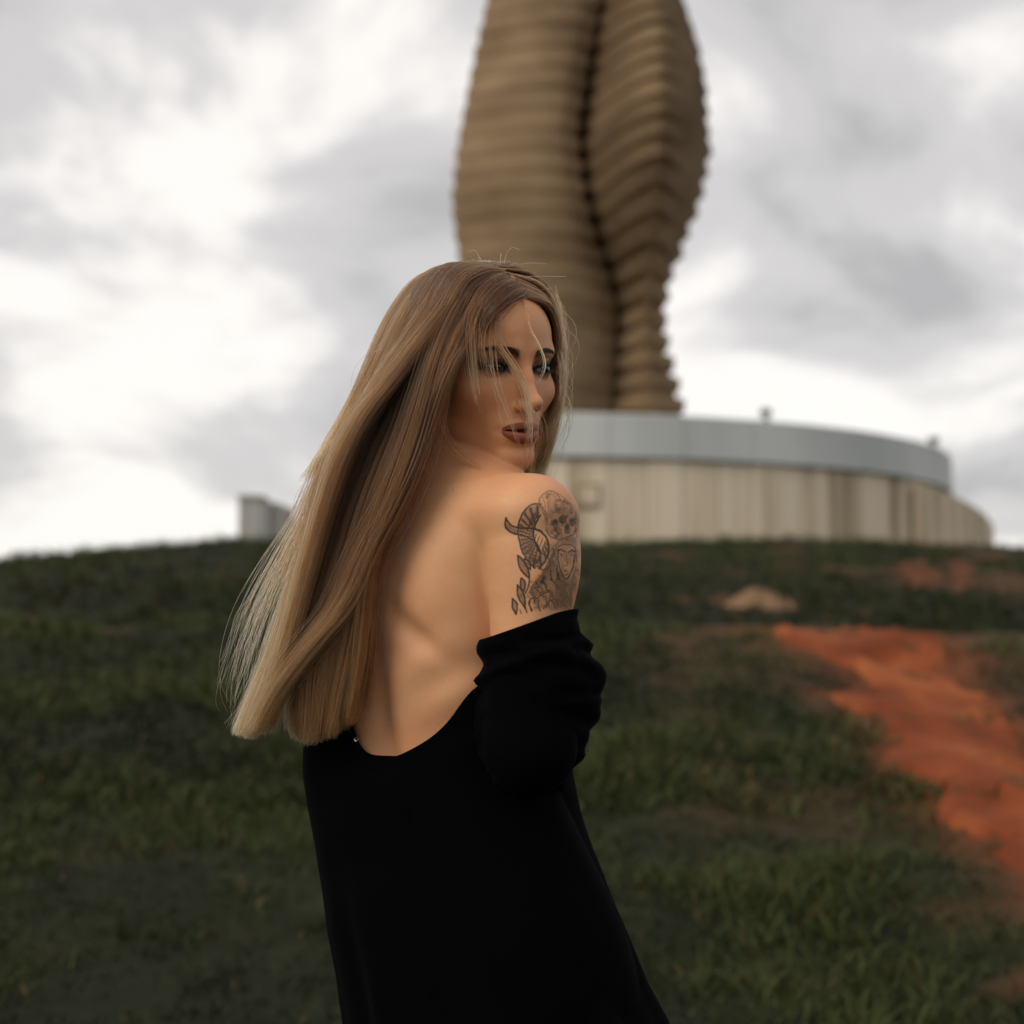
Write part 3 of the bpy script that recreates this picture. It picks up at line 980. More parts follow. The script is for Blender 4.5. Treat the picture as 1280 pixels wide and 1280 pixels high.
# lips
zc = -6.92 + 0.012 * x * x
w = np.clip(1 - (ax / 2.45) ** 2, 0, 1)
upl = zc + (1.08 * np.sqrt(w) * (1 - 0.22 * g(x, 0.25))) * 0.88
lol = zc - 1.38 * np.sqrt(w)
lip = sstep(0.10, -0.04, z - upl) * sstep(-0.10, 0.04, z - lol) * (ax < 2.42) * (y > 6.6) * inhead
col = blend(col, lip * 0.94, (0.24, 0.060, 0.038))
col = blend(col, lip * 0.55 * sstep(0.25, 0.9, np.abs(z - zc) / np.maximum(1.15 * np.sqrt(w), 0.05)), (0.13, 0.028, 0.020))
# eye make-up
es = np.stack([ax, y, z], 1) - np.array(EYE)
ez = es[:, 2] - 0.10 * es[:, 0]
sh = fr * np.exp(-((es[:, 0] - 0.15) / 1.95) ** 4) * np.where(ez > 0, np.exp(-(ez / 1.25) ** 3), np.exp(-(ez / 0.95) ** 2))
col = blend(col, sh * 0.92, (0.055, 0.030, 0.022))
dl = np.minimum(np.abs(np.sqrt(es[:, 0] ** 2 + (ez - (0.27 - 2.35)) ** 2) - 2.35), np.abs(np.sqrt(es[:, 0] ** 2 + (ez - (-0.38 + 2.9)) ** 2) - 2.9))
col = blend(col, fr * sstep(1.75, 1.45, np.abs(es[:, 0])) * (np.abs(ez) < 0.62) * g(dl, 0.19) * 0.97, (0.008, 0.006, 0.006))
# eyebrows (the hairs are added above)
bx = np.clip((ax - 1.1) / 4.0, 0, 1)
bz = 1.28 + 0.95 * np.sin(bx * 2.0) - 0.45 * bx
bw = 0.52 * (1 - 0.62 * bx)
brow = fr * sstep(1.4, 0.5, np.abs(z - bz) / bw) * sstep(0.75, 1.25, ax) * sstep(5.4, 4.8, ax)
col = blend(col, brow * 0.62, (0.035, 0.021, 0.014))
# inside of the mouth and nostrils
col = blend(col, fr * (np.abs(z - zc) < 0.10) * (ax < 1.95) * (y > 7) * 0.8, (0.05, 0.012, 0.010))

# tattoo on the upper arm: ink strokes given on a 1047 x 1280 sheet over the arm
TS = 5.817
INK = []        # (points, width, darkness)


def ink(w, dk, *pts, closed=False):
    p = np.array(pts, float).reshape(-1, 2)
    if closed: p = np.concatenate([p, p[:1]])
    # smooth the line
    for _ in range(2):
        if len(p) > 2:
            a, b = p[:-1], p[1:]
            mid = np.stack([a * .75 + b * .25, a * .25 + b * .75], 1).reshape(-1, 2)
            p = np.concatenate([p[:1], mid[1:-1], p[-1:]]) if not closed else np.concatenate([mid, mid[:1]])
    INK.append((p, w * 1.35, min(1, dk * 1.25)))


FILL = []       # (outline, darkness)
# ram horn: the outer ring and the tip that sweeps out
ink(7, .9, 440, 290, 380, 292, 325, 330, 290, 400, 275, 470, 280, 540, 300, 620, 340, 700, 400, 755)
ink(7, .9, 440, 370, 400, 440, 385, 500, 400, 580, 430, 640)
ink(8, .95, 430, 760, 480, 700, 505, 620, 490, 540, 440, 485, 380, 465, 300, 468, 240, 455, 205, 425, 190, 395)
ink(8, .95, 190, 395, 180, 440, 200, 480, 250, 508, 320, 520, 380, 545, 420, 590, 440, 650, 430, 700)
FILL.append(([(190, 398), (205, 425), (240, 455), (270, 465), (270, 508), (210, 490), (182, 445)], .55))
FILL.append(([(395, 345), (430, 365), (395, 440), (350, 465), (350, 400)], .75))
FILL.append(([(290, 530), (370, 545), (395, 600), (400, 680), (380, 720), (330, 670), (295, 600)], .62))
FILL.append(([(330, 350), (380, 310), (400, 345), (345, 400), (320, 470), (280, 465), (295, 400)], .30))
FILL.append(([(380, 650), (430, 660), (430, 730), (390, 740), (360, 700)], .8))
for k in range(11):                                   # rings of the horn
    t = k / 10
    a0 = 4.3 - 3.1 * t
    ink(4, .7, 345 + 65 * math.cos(a0 + 3.1), 530 - 205 * math.sin(a0 - 1.2) * .9, 345 + 25 * math.cos(a0 + 3.1) + 20, 530 - 150 * math.sin(a0 - 1.2) * .9)
for k in range(12):
    t = k / 11
    xx = 280 + 215 * t; y0 = 468 + 150 * t ** 2.2; y1 = 515 + 170 * t ** 1.6
    ink(4, .65, xx + 25 * t, y0, xx - 15 + 8 * t, y1)
for k in range(8):
    yy = 545 + 25 * k
    ink(4, .7, 300 + 5 * k, yy, 395 + 3 * k, yy + 25)
# leaf shapes above the skull
ink(5, .6, 430, 320, 430, 250, 470, 205, 530, 190, 580, 240, 605, 300)
ink(5, .6, 480, 400, 455, 340, 430, 280, 470, 330, 490, 380)
ink(4, .5, 500, 330, 490, 260, 520, 200, 550, 250, 560, 310)
ink(4, .5, 560, 210, 620, 250, 660, 300, 690, 350)
ink(4, .4, 520, 200, 500, 300); ink(4, .4, 540, 215, 590, 290); ink(4, .4, 455, 240, 480, 320)
# skull
ink(4, .5, 480, 470, 490, 400, 530, 350, 590, 310, 650, 310, 700, 350, 712, 420)
FILL.append(([(572, 385), (605, 362), (636, 380), (630, 428), (592, 442), (568, 415)], 1))
FILL.append(([(652, 392), (682, 390), (694, 428), (676, 462), (650, 444)], .95))
FILL.append(([(515, 405), (562, 395), (578, 430), (552, 466), (512, 446)], .95))
FILL.append(([(612, 450), (638, 425), (660, 470), (652, 512), (612, 510)], .75))
FILL.append(([(505, 480), (540, 460), (555, 490), (530, 520), (510, 510)], .55))
ink(5, .7, 480, 470, 500, 520, 540, 545, 590, 550, 630, 530, 680, 520, 700, 470)
ink(9, .5, 560, 450, 600, 500, 580, 560, 540, 600)
for k in range(9):
    ink(4, .55, 600 + 11 * k, 520 + (k % 3) * 6, 596 + 12 * k, 575 + (k % 2) * 14)
for k in range(10):                                    # small shading of the skull
    ink(6, .3, 520 + 18 * k, 350 - 14 * math.sin(k * .35), 515 + 18 * k + (k % 3) * 8, 385 + (k % 4) * 8)
# face of a woman
ink(5, .8, 570, 620, 565, 690, 580, 760, 605, 820, 630, 840, 655, 810, 680, 740, 690, 660)
FILL.append(([(572, 655), (590, 645), (612, 662), (590, 672)], .95))
FILL.append(([(652, 655), (675, 648), (682, 662), (662, 670)], .85))
ink(6, .85, 565, 630, 590, 618, 618, 640); ink(6, .8, 645, 640, 668, 625, 690, 638)
ink(4, .6, 628, 640, 632, 700, 640, 735, 615, 738)
FILL.append(([(600, 772), (618, 764), (640, 770), (630, 785), (608, 786)], .85))
ink(5, .6, 602, 800, 620, 812, 640, 800)
FILL.append(([(560, 700), (575, 760), (605, 825), (585, 850), (555, 800), (545, 730)], .65))
ink(5, .7, 570, 600, 620, 580, 680, 590, 700, 640, 698, 720)
FILL.append(([(605, 830), (650, 835), (650, 900), (620, 915), (595, 870)], .55))
# flowing hair
for k in range(11):
    o = 12 * k
    ink(5, .62, 560 - o * .3, 600 + o * .6, 520 - o * .5, 660 + o, 525 - o * .9, 740 + o, 480 - o * .9, 800 + o * .9, 400 - o * .2, 850 + o * .9, 360 + o * .2, 930 + o * .4)
for k in range(9):
    ink(5, .6, 560 + 8 * k, 800 + 6 * k, 545 + 9 * k, 870 + 4 * k, 560 + 10 * k, 930 + 4 * k, 540 + 14 * k, 1010 + 3 * k)
for k in range(7):
    ink(5, .55, 700 - 2 * k, 740 + 12 * k, 672 - 4 * k, 830 + 14 * k, 668, 900 + 12 * k, 640 + 4 * k, 1000 + 6 * k)
ink(6, .75, 430, 640, 500, 680, 520, 740, 450, 780, 420, 740); ink(6, .7, 540, 640, 520, 700, 540, 740)
FILL.append(([(450, 690), (500, 700), (505, 735), (460, 725)], .35))
for k in range(16):
    o = 9 * k
    ink(4, .55, 545 - o * .5, 690 + o * .8, 540 - o, 790 + o * .7, 470 - o * .6, 850 + o, 420 - o * .2, 900 + o * .9)
for k in range(12):
    ink(4, .5, 520 + 14 * k, 850 + (k % 3) * 14, 500 + 15 * k, 930 + (k % 4) * 10, 530 + 12 * k, 1000, 520 + 13 * k, 1060)
for k in range(8):
    ink(5, .45, 690 + 2 * k, 360 + 44 * k, 700 - 3 * (k % 3), 395 + 44 * k)
FILL.append(([(520, 640), (560, 600), (575, 640), (560, 720), (575, 790), (540, 850), (480, 860), (510, 760)], .55))
FILL.append(([(560, 545), (680, 530), (700, 580), (640, 575), (575, 600), (540, 625)], .5))
FILL.append(([(640, 850), (690, 780), (690, 860), (660, 960), (630, 980)], .45))
FILL.append(([(400, 860), (470, 830), (520, 880), (470, 930), (400, 920)], .3))
# leaves and flames below
for (a, b, c, d_, e_, f_) in ((275, 665, 290, 770, 360, 830), (300, 830, 290, 890, 320, 925), (272, 880, 270, 960, 330, 1050), (235, 980, 232, 1040, 262, 1090), (320, 690, 330, 740, 365, 765)):
    ink(7, .85, a, b, c, d_, e_, f_)
    ink(7, .85, a, b, (a + e_) / 2 + 25, (b + f_) / 2 - 18, e_, f_)
    FILL.append(([(a, b), (c, d_), (e_, f_), ((a + e_) / 2 + 22, (b + f_) / 2 - 15)], .55))
ink(6, .75, 355, 780, 362, 850, 350, 900, 330, 940); ink(6, .75, 440, 890, 390, 900, 440, 930, 430, 980, 370, 970, 350, 1020, 380, 1060)
ink(6, .75, 365, 985, 360, 1030, 375, 1070); ink(6, .7, 460, 1050, 500, 1000, 540, 980, 565, 1000, 575, 1040)
ink(7, .7, 430, 985, 420, 1030, 440, 1065); ink(6, .7, 480, 1045, 520, 960, 500, 920, 440, 960)
ink(6, .65, 590, 1040, 600, 990, 640, 960); ink(5, .6, 290, 1060, 300, 1085); ink(6, .7, 320, 1000, 340, 1080)
FILL.append(([(590, 980), (640, 960), (650, 1030), (600, 1035)], .5)); FILL.append(([(470, 960), (515, 940), (500, 1000), (480, 1040)], .45))

px, py = pix(bV)
tx, ty = (px - 600) * TS, (py - 580) * TS
onarm = (px > 625) & (px < 760) & (py > 600) & (py < 790) & (bV[:, 1] < 1.66) & (bV[:, 2] > 1.1)
ti = np.nonzero(onarm)[0]
tp = np.stack([tx[ti], ty[ti]], 1)
wob = np.stack([fbm(tp[:, 0] / 26, tp[:, 1] / 26, 11), fbm(tp[:, 0] / 26, tp[:, 1] / 26, 31)], 1) * 5
tp = tp + wob
dark = np.zeros(len(ti))
for pts, w, dk in INK:
    lo, hi = pts.min(0) - w * 2.5, pts.max(0) + w * 2.5
    s = np.nonzero(((tp > lo) & (tp < hi)).all(1))[0]
    if not len(s): continue
    dm = np.full(len(s), 1e9)
    for a, b in zip(pts[:-1], pts[1:]):
        ab = b - a; t = np.clip(((tp[s] - a) @ ab) / max(ab @ ab, 1e-6), 0, 1)
        dm = np.minimum(dm, np.hypot(*(tp[s] - a - t[:, None] * ab).T))
    dark[s] = np.maximum(dark[s], dk * sstep(w * 1.25, w * 0.25, dm))
for outline, dk in FILL:
    o = np.array(outline, float)
    s = np.nonzero(((tp > o.min(0) - 12) & (tp < o.max(0) + 12)).all(1))[0]
    if not len(s): continue
    ins = np.zeros(len(s), bool); dm = np.full(len(s), 1e9)
    for a, b in zip(o, np.roll(o, -1, 0)):
        xx, yy = tp[s].T
        cr = ((a[1] > yy) != (b[1] > yy)) & (xx < (b[0] - a[0]) * (yy - a[1]) / (b[1] - a[1] + 1e-9) + a[0])
        ins ^= cr
        ab = b - a; t = np.clip(((tp[s] - a) @ ab) / max(ab @ ab, 1e-6), 0, 1)
        dm = np.minimum(dm, np.hypot(*(tp[s] - a - t[:, None] * ab).T))
    sd = np.where(ins, -dm, dm)
    dark[s] = np.maximum(dark[s], min(1, dk * 1.35) * sstep(6, -8, sd) * (0.8 + 0.3 * fbm(tp[s][:, 0] / 18, tp[s][:, 1] / 18, 3)))
# soft grey shading under the lines of the skull, the face and the hair
shade = 0.50 * np.exp(-(((tp[:, 0] - 600) / 150) ** 4 + ((tp[:, 1] - 640) / 400) ** 6)) * np.clip(0.5 + 1.2 * fbm(tp[:, 0] / 40, tp[:, 1] / 50, 21), 0, 1)
tx_, ty_ = tp.T


def wash(outline, soft=22):
    o = np.array(outline, float); ins = np.zeros(len(tp), bool); dm = np.full(len(tp), 1e9)
    for a, b in zip(o, np.roll(o, -1, 0)):
        ins ^= ((a[1] > ty_) != (b[1] > ty_)) & (tx_ < (b[0] - a[0]) * (ty_ - a[1]) / (b[1] - a[1] + 1e-9) + a[0])
        ab = b - a; t = np.clip(((tp - a) @ ab) / max(ab @ ab, 1e-6), 0, 1)
        dm = np.minimum(dm, np.hypot(*(tp - a - t[:, None] * ab).T))
    return sstep(soft, -soft, np.where(ins, -dm, dm))


wf = fbm(tx_ / 70, ty_ / 70, 91); wf2 = fbm(tx_ / 22, ty_ / 22, 93)
hair_w = wash([(520, 600), (575, 600), (560, 700), (590, 830), (640, 860), (700, 760), (712, 640), (720, 800), (690, 960), (650, 1060), (480, 1060), (380, 1010), (360, 900), (420, 820), (500, 760), (505, 670)])
flow = 0.5 + 0.5 * np.sin((tx_ * 0.9 - ty_ * 0.25) / 8.5 + 7 * wf + 2 * wf2)
dark = np.maximum(dark, hair_w * (0.42 + 0.60 * flow ** 2) * (0.65 + 0.5 * np.clip(wf + 0.4, 0, 1)))
skull_w = wash([(440, 300), (480, 210), (560, 190), (680, 300), (716, 400), (712, 520), (600, 590), (520, 560), (480, 470)])
dark = np.maximum(dark, skull_w * np.clip(0.26 + 0.85 * wf + 0.75 * wf2, 0, 0.85))
face_w = wash([(572, 620), (690, 620), (690, 700), (655, 815), (625, 838), (590, 780)], 14)
dark = np.maximum(dark * (1 - 0.0 * face_w), face_w * (0.10 + 0.5 * sstep(612, 575, tx_ - 0.05 * (ty_ - 700)) + 0.35 * sstep(665, 690, tx_)))
horn_w = wash([(440, 290), (330, 325), (280, 450), (290, 600), (380, 750), (440, 760), (500, 640), (490, 540), (430, 640), (395, 560), (390, 470), (440, 370)], 10)
ang_h = np.arctan2(ty_ - 530, tx_ - 430)
dark = np.maximum(dark, horn_w * (0.45 + 0.55 * (0.5 + 0.5 * np.sin(ang_h * 26)) ** 2))
leaf_w = wash([(350, 860), (450, 830), (560, 900), (600, 1040), (480, 1060), (380, 1060), (330, 960)])
dark = np.maximum(dark, leaf_w * np.clip(0.25 + 1.0 * wf2 + 0.3 * wf, 0, 0.8))
dark = np.clip(np.maximum(dark, shade), 0, 1) * 0.98
fade = np.clip(0.86 + 0.20 * sstep(250, 420, tp[:, 1]), 0, 1)
tm = np.zeros(len(bV)); tm[ti] = dark * fade
col = blend(col, tm, (0.020, 0.017, 0.015))

# ---------------------------------------------------- the mesh
me = bpy.data.meshes.new('person')
sizes = np.concatenate([np.full(len(bF), 4), [len(p) for p in bG]]).astype(np.int32)
loops = np.concatenate([bF.ravel(), np.concatenate([np.array(p) for p in bG])]).astype(np.int32)
me.vertices.add(len(bV)); me.vertices.foreach_set('co', bV.astype(np.float32).ravel())
me.loops.add(len(loops)); me.loops.foreach_set('vertex_index', loops)
me.polygons.add(len(sizes)); me.polygons.foreach_set('loop_start', np.concatenate([[0], np.cumsum(sizes)[:-1]]).astype(np.int32))
me.update(calc_edges=True); me.validate()
me.polygons.foreach_set('use_smooth', np.ones(len(me.polygons), bool))
set_col(me, 'skin', col)

skin, n, l, b = mat_new('skin')
at = N(n, 'ShaderNodeAttribute', attribute_name='skin')
l.new(at.outputs['Color'], b.inputs['Base Color'])
b.inputs['Roughness'].default_value = 0.52
b.inputs['Specular IOR Level'].default_value = 0.36
b.inputs['Subsurface Weight'].default_value = 0.14
b.inputs['Subsurface Radius'].default_value = (1.0, 0.35, 0.18)
b.inputs['Subsurface Scale'].default_value = 0.0035
t = N(n, 'ShaderNodeTexCoord')
nz = N(n, 'ShaderNodeTexNoise'); nz.inputs['Scale'].default_value = 900; nz.inputs['Detail'].default_value = 3
l.new(t.outputs['Object'], nz.inputs['Vector'])
bp = N(n, 'ShaderNodeBump'); bp.inputs['Strength'].default_value = 0.28; bp.inputs['Distance'].default_value = 0.0006
l.new(nz.outputs['Fac'], bp.inputs['Height']); l.new(bp.outputs[0], b.inputs['Normal'])
me.materials.append(skin)
person = bpy.data.objects.new('person', me)
COL.objects.link(person)
tag(person, 'woman in a black low-backed dress looking back over her tattooed bare shoulder', 'person')

# ---------------------------------------------------- eyes
eyem, n, l, b = mat_new('eye')
at = N(n, 'ShaderNodeAttribute', attribute_name='eye')
l.new(at.outputs['Color'], b.inputs['Base Color'])
b.inputs['Roughness'].default_value = 0.12
b.inputs['Coat Weight'].default_value = 0.2
for sx in (-1, 1):
    ec = np.array([EYE[0] * sx, EYE[1], EYE[2]])
    look = np.array([0.10, 1.0, 0.02]); look /= np.linalg.norm(look)
    bm = bmesh.new(); bmesh.ops.create_icosphere(bm, subdivisions=5, radius=1.22)
    v = np.array([w.co[:] for w in bm.verts]); bm.verts.index_update()
    f = np.array([[w.index for w in fc.verts] for fc in bm.faces]); bm.free()
    ang = np.degrees(np.arccos(np.clip(v @ look / 1.22, -1, 1)))
    cc = np.tile(np.array([0.26, 0.22, 0.20]), (len(v), 1))
    cc[ang < 31] = (0.018, 0.010, 0.006); cc[ang < 12.5] = (0.002, 0.002, 0.002)
    v = v * (1 + 0.035 * sstep(30, 0, ang))[:, None]
    o = mesh_obj('eyeball', head_world(v + ec), f, eyem, person, True)
    set_col(o.data, 'eye', cc)


def resample(pts, n, keep=None):
    """Catmull-Rom through the rows of pts (m,3) or (k,m,3) -> n points"""
    p = np.asarray(pts, float)
    m = p.shape[-2]
    t = np.linspace(0, m - 1, n); i = np.clip(t.astype(int), 0, m - 2); f = (t - i)[:, None]
    pad = np.concatenate([2 * p[..., :1, :] - p[..., 1:2, :], p, 2 * p[..., -1:, :] - p[..., -2:-1, :]], -2)
    a, b, c, d = (pad[..., i + k, :] for k in range(4))
    return 0.5 * (2 * b + (c - a) * f + (2 * a - 5 * b + 4 * c - d) * f ** 2 + (3 * b - 3 * c + d - a) * f ** 3)



# ------------------------------------------------------------------ the dress
cloth, n, l, b = mat_new('black_cloth')
b.inputs['Base Color'].default_value = (0.0009, 0.0012, 0.0018, 1); b.inputs['Roughness'].default_value = 0.9; b.inputs['Specular IOR Level'].default_value = 0.03
b.inputs['Sheen Weight'].default_value = 0.003; b.inputs['Sheen Roughness'].default_value = 0.5
t = N(n, 'ShaderNodeTexCoord'); wv = N(n, 'ShaderNodeTexNoise'); wv.inputs['Scale'].default_value = 700
l.new(t.outputs['Object'], wv.inputs['Vector'])
bp = N(n, 'ShaderNodeBump'); bp.inputs['Strength'].default_value = 0.25; bp.inputs['Distance'].default_value = 0.001
l.new(wv.outputs['Fac'], bp.inputs['Height']); l.new(bp.outputs[0], b.inputs['Normal'])

DL = np.array([(700, 430), (800, 415), (880, 396), (935, 384), (970, 385), (1010, 390), (1060, 402), (1100, 408), (1160, 418), (1220, 430), (1280, 440), (1500, 452), (1800, 440), (2070, 430)], float)
DR = np.array([(700, 690), (800, 700), (880, 706), (935, 709), (970, 713), (1010, 722), (1060, 736), (1110, 755), (1150, 770), (1190, 785), (1230, 800), (1280, 825), (1500, 880), (1800, 915), (2070, 930)], float)
# neckline: pixel row of the upper edge by the angle round the body (0 = towards the camera, + to the right)
NK = np.array([(-180, 730), (-140, 740), (-100, 800), (-75, 850), (-52, 900), (-40, 927), (-30, 938), (-22, 941), (-13, 936), (-4, 921), (4, 902), (11, 868), (16, 853), (23, 845), (45, 832), (90, 800), (140, 750), (180, 730)], float)
na, nv = 240, 190
ang = np.linspace(-math.pi, math.pi, na, endpoint=False)
top = np.interp(np.degrees(ang), NK[:, 0], NK[:, 1])
kk_ = np.exp(-0.5 * (np.arange(-4, 5) / 2.6) ** 2); kk_ /= kk_.sum()
top = np.convolve(np.concatenate([top[-4:], top, top[:4]]), kk_, 'valid')
V = []
for j in range(nv + 1):
    t = (j / nv) ** 1.35
    row = top + (2065 - top) * t
    xl = np.interp(row, DL[:, 0], DL[:, 1]); xr = np.interp(row, DR[:, 0], DR[:, 1])
    Yc = 1.725 + 0.00006 * (row - 900)
    W = (xr - xl) / 2 / FPX * Yc; cx = ((xl + xr) / 2 - 640) / FPX * Yc
    z = P(640, row, 1.725)[:, 2]
    dep = np.interp(row, (700, 940, 1010, 1150, 1280, 2070), (0.098, 0.098, 0.105, 0.128, 0.145, 0.20))
    x_ = cx + W * np.sin(ang); y_ = Yc - dep * np.cos(ang)
    # soft folds that run down the skirt and gather at the waist
    low = sstep(960, 1350, row)
    fold = 0.010 * low * (np.sin(ang * 9 + row * 0.0022 + 1.3 * np.sin(row * 0.004)) + 0.5 * np.sin(ang * 17 + 2)) + 0.0022 * (1 - low) * np.sin(row * 0.06 + ang * 4)
    fold = fold * (0.35 + 0.65 * np.cos(ang) ** 2)
    x_ = x_ + np.sin(ang) * fold; y_ = y_ - np.cos(ang) * fold
    V.append(np.stack([x_, y_, np.maximum(z, 0.015)], 1))
V = np.array(V)
S = V.reshape(-1, 3)
mgn = np.full(len(S), 0.0045)
for _ in range(4):
    d = body_sdf(S); nr = np.nonzero((d < mgn) & (S[:, 2] > 0.2))[0]
    if not len(nr): break
    gr = grad(body_sdf, S[nr], d[nr], 0.001)
    gr /= np.maximum(np.linalg.norm(gr, axis=1, keepdims=True), 0.3)
    S[nr] += gr * np.clip(mgn[nr] - d[nr], 0, 0.03)[:, None]
# the back of the cloth lies close to the skin along the neckline
V = S.reshape(nv + 1, na, 3)
for j in range(14):
    Q = V[j]; d = body_sdf(Q); vis = (np.abs(np.degrees(ang)) < 75) & (d > 0.0045)
    if vis.any():
        gr = grad(body_sdf, Q[vis], d[vis], 0.001); gr /= np.maximum(np.linalg.norm(gr, axis=1, keepdims=True), 0.3)
        gr[:, 2] = 0
        Q[vis] -= gr * ((d[vis] - 0.0045) * (1 - j / 14) ** 1.5)[:, None]
ii = np.arange((nv + 1) * na).reshape(nv + 1, na); nx_ = np.roll(ii, -1, 1)
F = np.stack([ii[:-1], nx_[:-1], nx_[1:], ii[1:]], -1).reshape(-1, 4)[:, ::-1]
dress = mesh_obj('dress', V.reshape(-1, 3), F, cloth, person, True)
dress['label'] = 'black dress cut low across the back'
so = dress.modifiers.new('thickness', 'SOLIDIFY'); so.thickness = 0.0022; so.offset = 1


def sleeve(rings, Yoff=0.0, seed=0, folds=1.0):
    """rings: (row on the left, row on the right, left px, right px, depth Y, half depth)"""
    n_r, n_a = 64, 96
    T = np.array(rings, float); u = np.linspace(0, len(T) - 1, n_r)
    Tc = resample(np.concatenate([T], 0)[:, :3], n_r); Td = resample(T[:, 3:6], n_r)
    a = np.linspace(0, 2 * math.pi, n_a, endpoint=False)
    V = []
    for j in range(n_r):
        r0, r1, xl = Tc[j]; xr, Y, hd = Td[j]
        s = np.sin(a); c = np.cos(a)
        pxx = (xl + xr) / 2 + (xr - xl) / 2 * s
        row = (r0 + r1) / 2 + (r1 - r0) / 2 * s
        t = j / (n_r - 1)
        env = sstep(0.02, 0.2, np.array(t))
        fo = folds * env * (0.0060 * (1 - np.abs(np.sin(row * 0.045 + 1.1 * np.sin(a + seed) + seed))) ** 3 + 0.0020 * np.sin(row * 0.13 + 2.2 * np.sin(a * 2 + 1) + seed) + 0.0014 * np.sin(row * 0.21 - a * 3 + seed * 2) + 0.0035 * fbm(a * 3.0 + seed, row * 0.03 + 0 * a, 8))
        p = P(pxx, row, Y - hd * c + Yoff)
        p[:, 0] += s * fo; p[:, 1] -= c * fo
        V.append(p)
    V = np.array(V); S = V.reshape(-1, 3)
    for _ in range(3):
        d = body_sdf(S); nr = np.nonzero(d < 0.004)[0]
        if not len(nr): break
        gr = grad(body_sdf, S[nr], d[nr], 0.001); gr /= np.maximum(np.linalg.norm(gr, axis=1, keepdims=True), 0.3)
        S[nr] += gr * np.clip(0.004 - d[nr], 0, 0.02)[:, None]
    ii = np.arange(n_r * n_a).reshape(n_r, n_a); nx_ = np.roll(ii, -1, 1)
    F = np.stack([ii[:-1], nx_[:-1], nx_[1:], ii[1:]], -1).reshape(-1, 4)[:, ::-1]
    o = mesh_obj('sleeve', S, F, cloth, dress, True)
    so = o.modifiers.new('thickness', 'SOLIDIFY'); so.thickness = 0.0022; so.offset = 1
    return o


sl = sleeve([(801, 759, 601, 714, 1.580, 0.050), (812, 782, 598, 722, 1.582, 0.052), (828, 793, 605, 722, 1.585, 0.052), (842, 818, 606, 737, 1.590, 0.058), (858, 846, 602, 753, 1.597, 0.064), (878, 872, 598, 746, 1.605, 0.068),
             (905, 900, 596, 744, 1.615, 0.072), (940, 935, 600, 727, 1.632, 0.072), (965, 962, 606, 713, 1.652, 0.068), (985, 985, 612, 702, 1.675, 0.062)], seed=0.4)
sl['label'] = 'black sleeve slipped down and bunched at the elbow'
sleeve([(795, 775, 415, 530, 1.872, 0.052), (850, 840, 420, 545, 1.88, 0.055), (905, 900, 440, 560, 1.895, 0.06), (950, 950, 460, 570, 1.90, 0.06), (985, 985, 470, 575, 1.89, 0.05)], seed=2.0)
# small metal hook at the end of the neckline
hk = mesh_obj('hook', *(lambda c: ([(c[0] + 0.0020 * math.cos(i * .785) + (0.0008 if k else -0.0008) * math.cos(i * .785), c[1] - 0.004 - 0.001 * k, c[2] + (0.0020 + (0.0008 if k else -0.0008)) * math.sin(i * .785)) for k in (0, 1) for i in range(8)],
                                   [(i, (i + 1) % 8, 8 + (i + 1) % 8, 8 + i) for i in range(8)]))(V[0, int(np.argmin(np.abs(np.degrees(ang) + 44)))]), None, dress)
hm_, n, l, b = mat_new('hook_metal'); b.inputs['Base Color'].default_value = (0.7, 0.68, 0.65, 1); b.inputs['Metallic'].default_value = 1; b.inputs['Roughness'].default_value = 0.3
hk.data.materials.append(hm_)

# ------------------------------------------------------------------ hair
def collide(S, margin):
    """push strand points (k,n,3) out of the body"""
    sh = S.shape; p = S.reshape(-1, 3).copy(); mg = np.broadcast_to(margin, sh[:2]).reshape(-1)
    for _ in range(3):
        near = np.nonzero(body_sdf(p) < mg)[0]
        if not len(near): break
        q = p[near]; d = body_sdf(q); gr = grad(body_sdf, q, d, 0.001)
        nn = np.linalg.norm(gr, axis=1, keepdims=True)
        p[near] = q + gr / np.maximum(nn, 0.3) * np.clip(mg[near] - d, 0, 0.03)[:, None]
    return p.reshape(sh)


STR = []        # (points (k,n,3), root radius, tip radius, shade)


